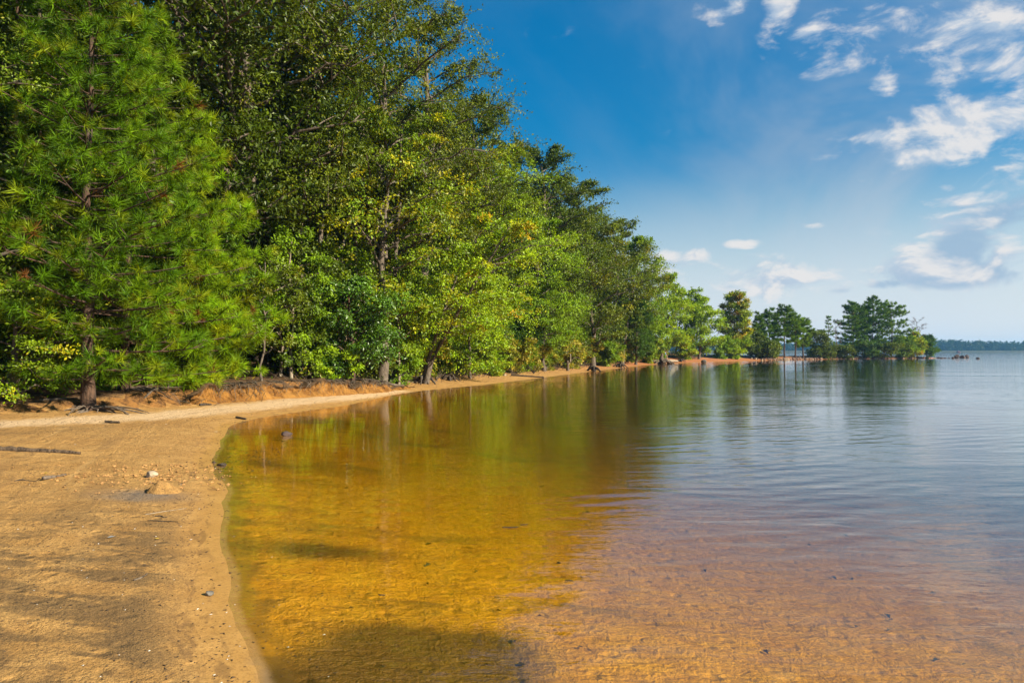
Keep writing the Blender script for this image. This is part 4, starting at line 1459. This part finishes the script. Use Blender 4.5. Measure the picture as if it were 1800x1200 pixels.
def wood_mesh(name, pts, rad, mat, ns=7, seed=0, branches=()):
    rng = np.random.default_rng(seed)
    pts = np.array(pts, float)
    P = spline(pts, 6)
    r = np.interp(np.linspace(0, 1, len(P)), np.linspace(0, 1, len(rad)), rad)
    r = r * (1 + rng.normal(0, .07, len(P)))
    # closed ends
    P = np.vstack([P[:1] - (P[1] - P[0]) * .02, P, P[-1:] + (P[-1] - P[-2]) * .02])
    r = np.concatenate([[r[0] * .05], r, [r[-1] * .05]])
    paths = [(P, r, ns)]
    for bp, br in branches:
        B = spline(np.array(bp, float), 4)
        rr = np.interp(np.linspace(0, 1, len(B)), np.linspace(0, 1, len(br)), br)
        paths.append((B, rr, 5))
    v, f = tubes(paths)
    v = v + rng.normal(0, .10, v.shape) * np.median(r)
    return np_mesh(name, v, f, mat, True)


def lying(name, px0, py0, px1, py1, r, mat, label, cat, group=None, bend=.05, seed=1, lift=0.6, taper=.5, branches=()):
    x0, y0, z0 = ground_at(px0, py0)
    x1, y1, z1 = ground_at(px1, py1)
    c = np.array([(x0 + x1) / 2, (y0 + y1) / 2, (z0 + z1) / 2])
    rng = np.random.default_rng(seed)
    n = 5
    pts = []
    L = math.hypot(x1 - x0, y1 - y0)
    for i in range(n):
        t = i / (n - 1)
        x, y = x0 + (x1 - x0) * t, y0 + (y1 - y0) * t
        k = rng.normal(0, bend * L * .5) if 0 < i < n - 1 else 0
        x += -(y1 - y0) / L * k
        y += (x1 - x0) / L * k
        pts.append((x - c[0], y - c[1], max(gz(x, y), 0 if cat != 'x' else 0) - c[2] + r * lift))
    me = wood_mesh(name, pts, [r, r * 1.05, r * (1 + taper) / 2, r * taper], mat, 7, seed, branches)
    o = obj(name, me, None, c)
    return tag(o, label, cat, group)


lying('driftwood_log', -40, 790, 143, 797, .044, M_LOG, 'long weathered branch lying on the sand at the left edge', 'driftwood', None, .025, 2, .35, .55)
lying('stick', 186, 742.5, 211, 743.5, .030, M_DARKWOOD, 'short dark stick lying beside the pale track on the sand', 'stick', None, .01, 3, .7, .9)
lying('stick', 78, 841, 118, 835, .022, M_DRIFT, 'broken brown stick on the sand near a yellow leaf', 'stick', None, .05, 4, .6, .6)
lying('twig', 262, 914, 315, 916, .007, M_DARKWOOD, 'thin straight dark twig below the sand mound', 'twig', None, .02, 5)
lying('twig', 275, 906, 296, 908, .006, M_DARKWOOD, 'thin bent twig just above the straight dark twig', 'twig', None, .12, 6)
lying('twig', 258, 903, 330, 892, .004, M_PALE, 'pale thin twig curving over the grey silty patch', 'twig', None, .06, 7)
lying('twig', 238, 1018, 262, 1006, .007, M_DRIFT, 'small twig lying on the dark washed grains', 'twig', None, .1, 8)
lying('twig', 28, 845, 72, 840, .007, M_DARKWOOD, 'thin dark twig left of the broken brown stick', 'twig', None, .14, 9)
lying('stick', 416, 734.5, 433, 737.5, .030, M_DARKWOOD, 'small black stick on the sand at the upper edge of the shallows', 'stick', None, .03, 10, .8, .8)
lying('stick', 352, 713, 372, 712, .035, M_DARKWOOD, 'short dark stick lying on the pale track below the bank', 'stick', None, .05, 11, .8, .7)
lying('driftwood_log', 898, 660.3, 956, 664.2, .065, M_DARKWOOD, 'straight dark log lying across the narrow beach near the dead snag', 'driftwood', None, .01, 12, .6, .6)
lying('driftwood_log', 640, 672, 735, 669, .06, M_DRIFT, 'grey fallen branch at the foot of the bank left of the leaning stems', 'driftwood', None, .06, 13, .7, .4)
lying('driftwood_log', 1142, 637.5, 1165, 636.5, .22, M_DRIFT, 'brown log at the left of the driftwood pile', 'driftwood', None, .02, 14, .8, .8)
lying('driftwood_log', 1172, 636.6, 1191, 637.4, .20, M_PALE, 'pale bleached log jutting into the water right of the driftwood pile', 'driftwood', None, .01, 15, 1.0, .7)
lying('driftwood_log', 1166, 632.5, 1182, 624, .16, M_DARKWOOD, 'dark fallen trunk slanting up the red bank behind the driftwood pile', 'driftwood', None, .02, 16, 2.0, .5)
for i, (a, b_, c_, d_) in enumerate([(20, 700, 96, 693), (70, 704, 150, 700), (5, 690, 60, 686), (250, 692, 300, 680), (300, 690, 262, 684)]):
    lying('fallen_branch', a, b_, c_, d_, .028, M_DRIFT, ['grey branch lying at the forest edge left of the thick pine trunk', 'long thin branch on the litter touching the thick pine roots', 'dead branch at the far left under the yellow thicket', 'stick lying across the clay slope right of the slender pine', 'short root like stick on the clay slope below the slender pine'][i], 'branch', None, .12, 120 + i, .8, .4)
for i, (a, b_, c_, d_) in enumerate([(742, 664, 720, 651), (760, 668, 800, 660), (702, 664, 690, 652)]):
    lying('fallen_branch', a, b_, c_, d_, .03, M_DRIFT, ['grey branch fallen down the bank left of the leaning stems', 'grey branch on the sand right of the leaning stems', 'crooked branch poking from the bank right of the holly'][i], 'branch', None, .12, 20 + i, .8, .4)


def stump(px, py, size, mat, label, seed, spike=0.6):
    """root crown of a dead tree: a knot with roots splaying to the ground"""
    x, y, z = ground_at(px, py)
    z = max(z, -.1)
    rng = np.random.default_rng(seed)
    e = empty('stump', (x, y, z), 0, label, 'stump', 'dead stumps at the waterline')
    core = wood_mesh('trunk', [(0, 0, -.1), (.05 * size, 0, size * .3), (.12 * size, 0, size * spike)], [size * .26, size * .18, size * .08], mat, 8, seed)
    obj('trunk', core, e)
    for i in range(8):
        a = i * .785 + rng.normal(0, .2)
        r = size * rng.uniform(.6, 1.05)
        me = wood_mesh('root', [(0, 0, size * .22), (math.cos(a) * r * .5, math.sin(a) * r * .5, size * rng.uniform(.15, .38)), (math.cos(a) * r, math.sin(a) * r, -.05)], [size * .12, size * .09, size * .03], mat, 5, seed + i)
        obj('root', me, e)
    return e


stump(1043, 652.2, .95, M_DARKWOOD, 'dark splayed stump at the waterline below the dark straight trunk', 31, .45)
stump(1090, 645.6, 1.0, M_DARKWOOD, 'dark knotted stump at the waterline below the dark cedar', 32, .6)
stump(1161, 639.5, 1.7, M_DRIFT, 'large upturned root mass at the front of the driftwood pile', 33, .8)
stump(1175, 639.8, 1.0, M_DARKWOOD, 'small dark root stump in the water under the bleached log', 34, .5)
stump(1196, 636.6, 1.0, M_DARKWOOD, 'dark root stump on the far beach right of the driftwood pile', 35, .45)
stump(742, 669, .9, M_DARKWOOD, 'dark rotten stump at the foot of the leaning twin stems', 36, .4)
stump(790, 664, .7, M_DARKWOOD, 'low dark stump in the shade right of the leaning twin stems', 37, .4)


def snag(px, py, H, label, seed):
    x, y, z = ground_at(px, py)
    e = empty('snag', (x, y, z), 0, label, 'dead snag')
    obj('trunk', wood_mesh('trunk', [(0, 0, -.1), (0, 0, H * .35), (-.05, 0, H * .6)], [.15, .10, .085], M_DRIFT, 8, seed), e)
    obj('limb', wood_mesh('limb', [(0, 0, H * .33), (.2, 0, H * .6), (.22, .05, H)], [.075, .055, .04], M_PALE, 6, seed + 1), e)
    obj('limb', wood_mesh('limb', [(.1, 0, H * .45), (.6, 0, H * .8), (1.1, .1, H * .66), (1.35, .1, H * .5)], [.05, .035, .025, .012], M_DRIFT, 6, seed + 2), e)
    return e


snag(998, 651.5, 1.35, 'short forked dead snag standing on the narrow beach', 41)
for i, (px, py, s_, lab) in enumerate([(908, 657.5, .55, 'small dead bush of bare twigs on the beach above the straight log'), (938, 656.5, .6, 'bare twiggy branch standing on the beach left of the forked snag')]):
    x, y, z = ground_at(px, py)
    br = []
    r_ = np.random.default_rng(60 + i)
    for k in range(7):
        a = r_.uniform(0, 6.28)
        br.append(([(0, 0, 0), (math.cos(a) * .25, math.sin(a) * .2, s_ * .5), (math.cos(a) * .5, math.sin(a) * .4, s_ * r_.uniform(.6, 1.1))], [.028, .02, .012]))
    me = wood_mesh('dead_bush', [(0, 0, -.05), (.05, 0, s_ * .4), (.1, 0, s_)], [.04, .03, .015], M_DARKWOOD, 5, 61 + i, br)
    tag(obj('dead_bush', me, None, (x, y, z)), lab, 'dead bush')

# stones
def stone(name, px, py, sx, sy, sz, mat, label, cat='stone', seed=1, sink=.25, water=False, rz=0.0):
    x, y, z = ground_at(px, py)
    if water:
        x, y = at(px, py, 0)
        z = 0
    me = rock_mesh(name, seed, sx, sy, sz, mat, 3)
    o = obj(name, me, None, (x, y, z + sz * (1 - 2 * sink)), rz)
    return tag(o, label, cat)


stone('pale_stone', 268, 838, .085, .07, .055, M_PALEROCK, 'pale rounded stone half buried in the dug sand', 'stone', 51, .2)
stone('dark_stone', 370, 1043.5, .034, .028, .02, M_ROCK, 'small dark stone near the water at the bottom left', 'stone', 52, .15)
stone('water_stone', 505, 765, .115, .07, .06, M_OFFSHORE, 'dark block sticking out of the golden shallows', 'stone', 53, .2, True, .2)
stone('debris_clump', 391, 818, .075, .05, .035, M_DARKWOOD, 'black clump of rotten wood at the bend of the waterline', 'wood', 54, .2)
stone('debris_clump', 377, 813, .03, .03, .02, M_DARKWOOD, 'tiny dark clump left of the black clump at the waterline bend', 'wood', 55, .2)
stone('bank_stone', 213, 703, .16, .10, .07, M_ROCK, 'flat grey stone in front of the thick pine roots', 'stone', 56, .2)
stone('bank_stone', 222, 699, .14, .10, .06, M_ROCK, 'second flat grey stone behind the other one by the pine roots', 'stone', 57, .2)
stone('water_stone', 1237, 637.8, .42, .3, .32, M_ROCK, 'small dark rock alone in the water before the red beach', 'rock', 58, .25, True)
stone('water_stone', 1682, 629.0, 0.62, .5, .62, M_OFFSHORE, 'left of the two dark rocks standing offshore beyond the tip', 'rock', 59, .3, True)
stone('water_stone', 1692, 629.0, .75, .6, .55, M_OFFSHORE, 'low rock between the two dark rocks offshore', 'rock', 60, .3, True)
stone('water_stone', 1700, 628.8, 0.62, .5, .62, M_OFFSHORE, 'right of the two dark rocks standing offshore beyond the tip', 'rock', 61, .3, True)
stone('water_stone', 1675, 630.2, .35, .3, .3, M_OFFSHORE, 'tiny rock breaking the water just left of the offshore rocks', 'rock', 62, .3, True)
stone('water_stone', 1719, 630.6, .4, .3, .28, M_OFFSHORE, 'tiny rock farthest right in the open water', 'rock', 63, .3, True)
for i, px in enumerate((1650, 1655, 1661, 1668)):
    stone('water_stone', px, 629.6 + .25 * (i % 2), .5 - .07 * i, .35, .22 - .03 * i, M_OFFSHORE, ['first', 'second', 'third', 'last'][i] + ' low rock in the line trailing off the tip of the point', 'rock', 64 + i, .3, True)
stone('beach_stone', 887, 660.5, .12, .1, .09, M_PALEROCK, 'small pale rock on the narrow beach left of the straight log', 'stone', 70, .25)

# stones along the point: copies of three
rk = [rock_mesh('shore_stone', 80 + i, .42, .34, .26, M_REDROCK if i != 1 else M_PALEROCK, 2) for i in range(3)]
rng = np.random.default_rng(91)
sel = [i for i in range(1, len(FRONT)) if FRONT[i][1] > 124]
XY = []
for _ in range(230):
    i = sel[int(rng.integers(len(sel)))]
    t = rng.random()
    p = FRONT[i - 1] * (1 - t) + FRONT[i] * t
    T = FRONT[i] - FRONT[i - 1]
    T = T / np.linalg.norm(T)
    p = p + np.array([-T[1], T[0]]) * abs(rng.normal(.5, .7))
    XY.append(p)
XY = np.array(XY)
ZZ = height(XY[:, 0], XY[:, 1])
for i, (p, z) in enumerate(zip(XY, ZZ)):
    o = obj('shore_stone', rk[int(rng.integers(3))], None, (p[0], p[1], z + .08), rng.uniform(0, 6.28))
    s_ = rng.uniform(.35, 1.0)
    o.scale = (s_, s_, s_)
    tag(o, 'reddish stone among the many lining the shore of the point', 'stone', 'stones along the shore of the point')


# sand mound with a steep dug side
def build_mound():
    x, y, z = ground_at(283, 862)
    n, mth = 16, 30
    V = []
    for i in range(n):
        for j in range(mth):
            r = i / (n - 1)
            a = j / mth * 2 * PI
            R = .21 * (1 + .15 * math.sin(3 * a + 1)) * (.75 if math.cos(a) < 0 else 1.0)
            h = .13 * (1 - r) ** (.8 if math.cos(a) > 0 else .55)
            nn = float(fbm(np.array([r * math.cos(a) * 4 + 5]), np.array([r * math.sin(a) * 4]), 3)[0])
            V.append((R * r * math.cos(a), R * r * math.sin(a), h + nn * .06 * (1 - r * .6) - .015 * r))
    idx = np.arange(n * mth).reshape(n, mth)
    q = np.stack([idx[:-1], idx[1:], np.roll(idx[1:], -1, 1), np.roll(idx[:-1], -1, 1)], -1).reshape(-1, 4)
    one = np.ones(len(V))
    me = np_mesh('sand_mound', V, q, M_GROUND, True, {'shore': ('FLOAT', one * 3), 'wood': ('FLOAT', one * -5), 'track': ('FLOAT', one * 9), 'silt_and_shadow': ('FLOAT', one * 0)})
    tag(obj('sand_mound', me, None, (x, y, z)), 'small heap of golden sand dug up beside the pale stone', 'sand heap')


build_mound()


def bits(name, pts, size, mat, seed, flat=.4):
    """many tiny irregular tetra-like lumps as one object"""
    rng = np.random.default_rng(seed)
    n = len(pts)
    base = np.array([(1, 0, 0), (-.6, .8, 0), (-.5, -.8, 0), (0, 0, 1), (.1, .1, -.6)])
    Fb = np.array([(0, 1, 3), (1, 2, 3), (2, 0, 3), (1, 0, 4), (2, 1, 4), (0, 2, 4)])
    a = rng.uniform(0, 2 * PI, n)
    sc3 = size[:, None] * np.stack([rng.uniform(.6, 1.8, n), rng.uniform(.4, 1, n), rng.uniform(.5, 1, n) * flat], 1)
    L = base[None] * sc3[:, None] * rng.uniform(.75, 1.25, (n, 5, 3))
    V = np.stack([L[..., 0] * np.cos(a)[:, None] - L[..., 1] * np.sin(a)[:, None], L[..., 0] * np.sin(a)[:, None] + L[..., 1] * np.cos(a)[:, None], L[..., 2]], -1) + pts[:, None]
    Ft = (Fb[None] + 5 * np.arange(n)[:, None, None]).reshape(-1, 3)
    me = np_mesh(name, V.reshape(-1, 3), Ft, mat)
    return tag(obj(name, me), kind='stuff')


def scatter_beach(n, seed, smin, smax, dmax=30, dens=None):
    rng = np.random.default_rng(seed)
    d = np.exp(rng.uniform(math.log(3.0), math.log(dmax), n * 4))
    a = rng.uniform(math.radians(-42), math.radians(8), n * 4)
    x, y = np.tan(a) * d, d
    z, s, b = height(x, y, True)
    k = (s > smin) & (s < smax) & (b < .3)
    if dens is not None:
        k &= rng.random(len(x)) < dens(x, y, s)
    x, y, z = x[k][:n], y[k][:n], z[k][:n]
    return np.stack([x, y, z], 1)


p = scatter_beach(6500, 201, .1, 9, 32, lambda x, y, s: np.clip(.1 + 1.6 * (fbm(x * .8, y * .8, 7) + .12), 0, 1))
bits('beach_debris', p + [0, 0, .003], RNG.uniform(.003, .015, len(p)) ** 1.0 * (.6 + p[:, 1] * .05), M_DEBRIS, 202)
p = scatter_beach(170, 203, -.5, 5, 26)
p[:, 2] = np.maximum(p[:, 2], -.03)
bits('shell_fragments', p + [0, 0, .003], RNG.uniform(.004, .010, len(p)) * (.8 + p[:, 1] * .04), M_SHELL, 204)
# clods around the dug hole
rng = np.random.default_rng(210)
q = np.stack([rng.normal(-4.85, .55, 420), rng.normal(9.1, .5, 420)], 1)
q = np.column_stack([q, height(q[:, 0], q[:, 1])])
bits('sand_clods', q + [0, 0, .006], RNG.uniform(.008, .028, len(q)), mat_plain('clod_sand', (.24, .12, .035), (.44, .23, .07), 30), 211, .8)
# debris washed up at the bend and on the shallow bed
p = scatter_beach(420, 220, -.9, -.02, 14)
bits('bed_debris', p + [0, 0, .004], RNG.uniform(.004, .013, len(p)), M_DEBRIS, 221)
rng = np.random.default_rng(230)
q = np.stack([rng.normal(-4.25, .32, 160), rng.normal(10.7, .85, 160)], 1)
q = np.column_stack([q, np.maximum(height(q[:, 0], q[:, 1]), -.015)])
bits('washed_debris', q + [0, 0, .006], RNG.uniform(.010, .03, len(q)), M_DEBRIS, 231, .5)


rng = np.random.default_rng(240)
ii = rng.integers(1, len(FRONT), 700)
tt = rng.random((700, 1))
q = FRONT[ii - 1] * (1 - tt) + FRONT[ii] * tt + rng.normal(0, .10, (700, 2))
q = q[(q[:, 1] > 2.5) & (q[:, 1] < 34)]
zq, sq, bq = height(q[:, 0], q[:, 1], True)
q = np.column_stack([q, np.maximum(zq, -.02) + .004])[np.abs(sq) < .16]
bits('waterline_debris', q, RNG.uniform(.006, .016, len(q)) * (.8 + q[:, 1] * .04), M_DEBRIS, 241, .4)


def sunken(n, seed):
    rng = np.random.default_rng(seed)
    d = np.exp(rng.uniform(math.log(3.3), math.log(14), n))
    a = rng.uniform(math.radians(-24), math.radians(34), n)
    x, y = np.tan(a) * d, d
    z, s, b = height(x, y, True)
    k = (s < -.15)
    x, y, z = x[k], y[k], z[k]
    V, Fq = leaf_quads(rng, np.stack([x, y, z + .012], 1), np.stack([rng.normal(0, 1, len(x)), rng.normal(0, 1, len(x)), 0 * x], 1), rng.normal(0, .15, (len(x), 3)) + [0, 0, 1], rng.uniform(.03, .09, len(x)), .5, .3)
    pig = pigments(rng, len(x), [(1, (.02, .012, .02), (.06, .03, .03))])
    tag(obj('sunken_leaves', np_mesh('sunken_leaves', V, Fq, M_LEAF, False, {'pigment': ('FLOAT_COLOR', pig)})), kind='stuff')


sunken(55, 250)

# leaves lying about
def leaf_object(name, px, py, size, col, label, cat='leaf', lobes=5, rz=0.0, float_=False):
    x, y, z = ground_at(px, py)
    if float_:
        x, y = at(px, py, 0)
        z = 0
    V, n = [(0, 0, .012 * size / .1)], lobes * 2
    for i in range(n):
        a = i / n * 2 * PI
        r = size * (1.0 if i % 2 == 0 else .45)
        V.append((math.cos(a) * r, math.sin(a) * r, .25 * size * (.3 + .4 * (i % 3 == 0))))
    Ft = np.array([(0, 1 + i, 1 + (i + 1) % n) for i in range(n)])
    m = mat_plain(name + '_pigment', tuple(c * .8 for c in col), col, 20, .6)
    return tag(obj(name, np_mesh(name, V, Ft, m), None, (x, y, z + .006), rz), label, cat)


leaf_object('fallen_leaf', 80, 832, .05, (.62, .42, .03), 'bright yellow fallen leaf on the sand by the broken stick')
leaf_object('fallen_leaf', 104, 839, .035, (.45, .16, .03), 'small orange fallen leaf touching the broken stick', 'leaf', 4)
leaf_object('fallen_leaf', 279, 946, .026, (.60, .38, .05), 'yellow fallen leaf on the sand below the thin twigs', 'leaf', 4)
leaf_object('fallen_leaf', 199, 943, .04, (.30, .29, .27), 'grey curled leaf on the open sand', 'leaf', 3)
leaf_object('fallen_leaf', 381, 759, .05, (.70, .58, .38), 'pale leaf on the sand near the top of the shallows', 'leaf', 4)


def floating(px, py, L, label, seed, w=.22, mat=None):
    x, y = at(px, py, 0)
    n = 9
    V = []
    rng = np.random.default_rng(seed)
    for i in range(n):
        t = i / (n - 1)
        hw = L * w * math.sin(PI * (t * .96 + .02)) * .5 * rng.uniform(.85, 1.15)
        for s_, zz in ((-1, .004), (0, .012), (1, .004)):
            V.append(((t - .5) * L, s_ * hw, zz))
    idx = np.arange(n * 3).reshape(n, 3)
    q = np.stack([idx[:-1, :-1], idx[1:, :-1], idx[1:, 1:], idx[:-1, 1:]], -1).reshape(-1, 4)
    tag(obj('floating_leaf', np_mesh('floating_leaf', V, q, mat or M_DARKWOOD, True), None, (x, y, 0.002), rng.uniform(-.15, .25)), label, 'leaf', None)


floating(897, 926.5, .16, 'dark long leaf floating in the middle of the golden water', 301)
floating(921, 922, .08, 'small dark leaf floating just right of the long floating leaf', 302)
floating(1000, 1020, .06, 'tiny leaf floating where the gold turns to sky reflection', 303)
floating(672, 1045, .05, 'tiny leaf floating low over the golden bed', 304)


# ------------------------------------------------------------------ person at the driftwood and far boat
def skin_mesh(name, verts, edges, radii, mat):
    me = bpy.data.meshes.new(name)
    me.from_pydata(verts, edges, [])
    o = bpy.data.objects.new(name, me)
    COL.objects.link(o)
    md = o.modifiers.new('skin', 'SKIN')
    for i, r in enumerate(radii):
        me.skin_vertices[0].data[i].radius = (r, r)
        me.skin_vertices[0].data[i].use_root = (i == 0)
    ss = o.modifiers.new('sub', 'SUBSURF')
    ss.levels = ss.render_levels = 1
    dg = bpy.context.evaluated_depsgraph_get()
    m2 = bpy.data.meshes.new_from_object(o.evaluated_get(dg))
    bpy.data.objects.remove(o)
    m2.materials.clear()
    m2.materials.append(mat)
    m2.name = name
    return m2


def build_person():
    x, y, z = ground_at(1168, 635.2)
    e = empty('person', (x, y, z + .35), 0, 'person in a bright blue top crouching among the driftwood on the far beach', 'person')
    skin = mat_plain('skin', (.40, .22, .15), (.50, .30, .20), 20, .6, .05)
    shirt = mat_plain('blue_cloth', (.02, .22, .48), (.04, .34, .62), 12, .8, .1)
    dark = mat_plain('navy_cloth', (.02, .025, .06), (.04, .045, .09), 12, .8, .1)
    v = [(0, 0, .32), (.03, 0, .55), (.10, 0, .82), (.14, -.01, .93), (.17, -.02, 1.05), (.18, -.02, 1.17),
         (.08, .19, .84), (.20, .24, .60), (.38, .14, .48), (.08, -.19, .84), (.20, -.24, .60), (.38, -.14, .48),
         (.0, .11, .30), (.38, .15, .42), (.34, .14, .03), (.46, .15, .0), (.0, -.11, .30), (.38, -.15, .42), (.34, -.14, .03), (.46, -.15, .0)]
    ed = [(0, 1), (1, 2), (2, 3), (3, 4), (4, 5), (2, 6), (6, 7), (7, 8), (2, 9), (9, 10), (10, 11), (0, 12), (12, 13), (13, 14), (14, 15), (0, 16), (16, 17), (17, 18), (18, 19)]
    r = [.15, .14, .14, .055, .09, .085, .06, .045, .035, .06, .045, .035, .09, .07, .045, .035, .09, .07, .045, .035]
    obj('body', skin_mesh('body', v, ed, r, skin), e)
    obj('shirt', skin_mesh('shirt', [(0, 0, .40), (.03, 0, .55), (.10, 0, .86), (.08, .19, .85), (.15, .22, .70), (.08, -.19, .85), (.15, -.22, .70)],
                           [(0, 1), (1, 2), (2, 3), (3, 4), (2, 5), (5, 6)], [.17, .17, .17, .085, .07, .085, .07], shirt), e)
    obj('shorts', skin_mesh('shorts', [(0, 0, .32), (0, .11, .31), (.26, .14, .39), (0, -.11, .31), (.26, -.14, .39)], [(0, 1), (1, 2), (0, 3), (3, 4)], [.175, .12, .10, .12, .10], dark), e)
    hair = rock_mesh('hair', 5, .105, .10, .10, mat_plain('hair_brown', (.03, .02, .012), (.06, .04, .02), 20, .7), 2)
    obj('hair', hair, e, (.155, -.02, 1.16))


build_person()


def build_boat():
    x, y = at(1685, 618.9, 0)
    d = 760.0
    x = (1685 - 900) / F * d
    e = empty('motor_boat', (x, d, 0), .1, 'tiny dark red boat far out before the blue far shore', 'boat')
    red = mat_plain('boat_paint', (.07, .03, .045), (.10, .045, .06), 2, .4, .0)
    white = mat_plain('boat_white', (.22, .20, .22), (.30, .28, .30), 2, .4, .0)
    st = [(-2.2, .9, .9), (-1, 1.0, .85), (.6, .9, .9), (1.8, .5, 1.05), (2.5, .04, 1.2)]
    V = []
    for px_, w, h in st:
        V += [(px_, -w, h), (px_ * .94, -w * .6, -.2), (px_ * .94, w * .6, -.2), (px_, w, h)]
    idx = np.arange(len(V)).reshape(-1, 4)
    q = [np.stack([idx[:-1, i], idx[1:, i], idx[1:, (i + 1) % 4], idx[:-1, (i + 1) % 4]], -1) for i in range(4)]
    q.append(np.array([idx[0][::-1]]))
    obj('hull', np_mesh('hull', np.array(V), np.concatenate(q), red), e)
    obj('cabin', box_mesh('cabin', -1.3, .4, -.6, .6, .85, 1.9, red), e)
    obj('canopy', box_mesh('canopy', -1.6, .7, -.75, .75, 1.905, 2.02, white), e)
    obj('windscreen', box_mesh('windscreen', .41, .46, -.5, .5, 1.1, 1.75, white), e)


build_boat()
if __name__ == '__main__':
    print('forest trees', nf, 'polygons', sum(len(m.polygons) for m in bpy.data.meshes))
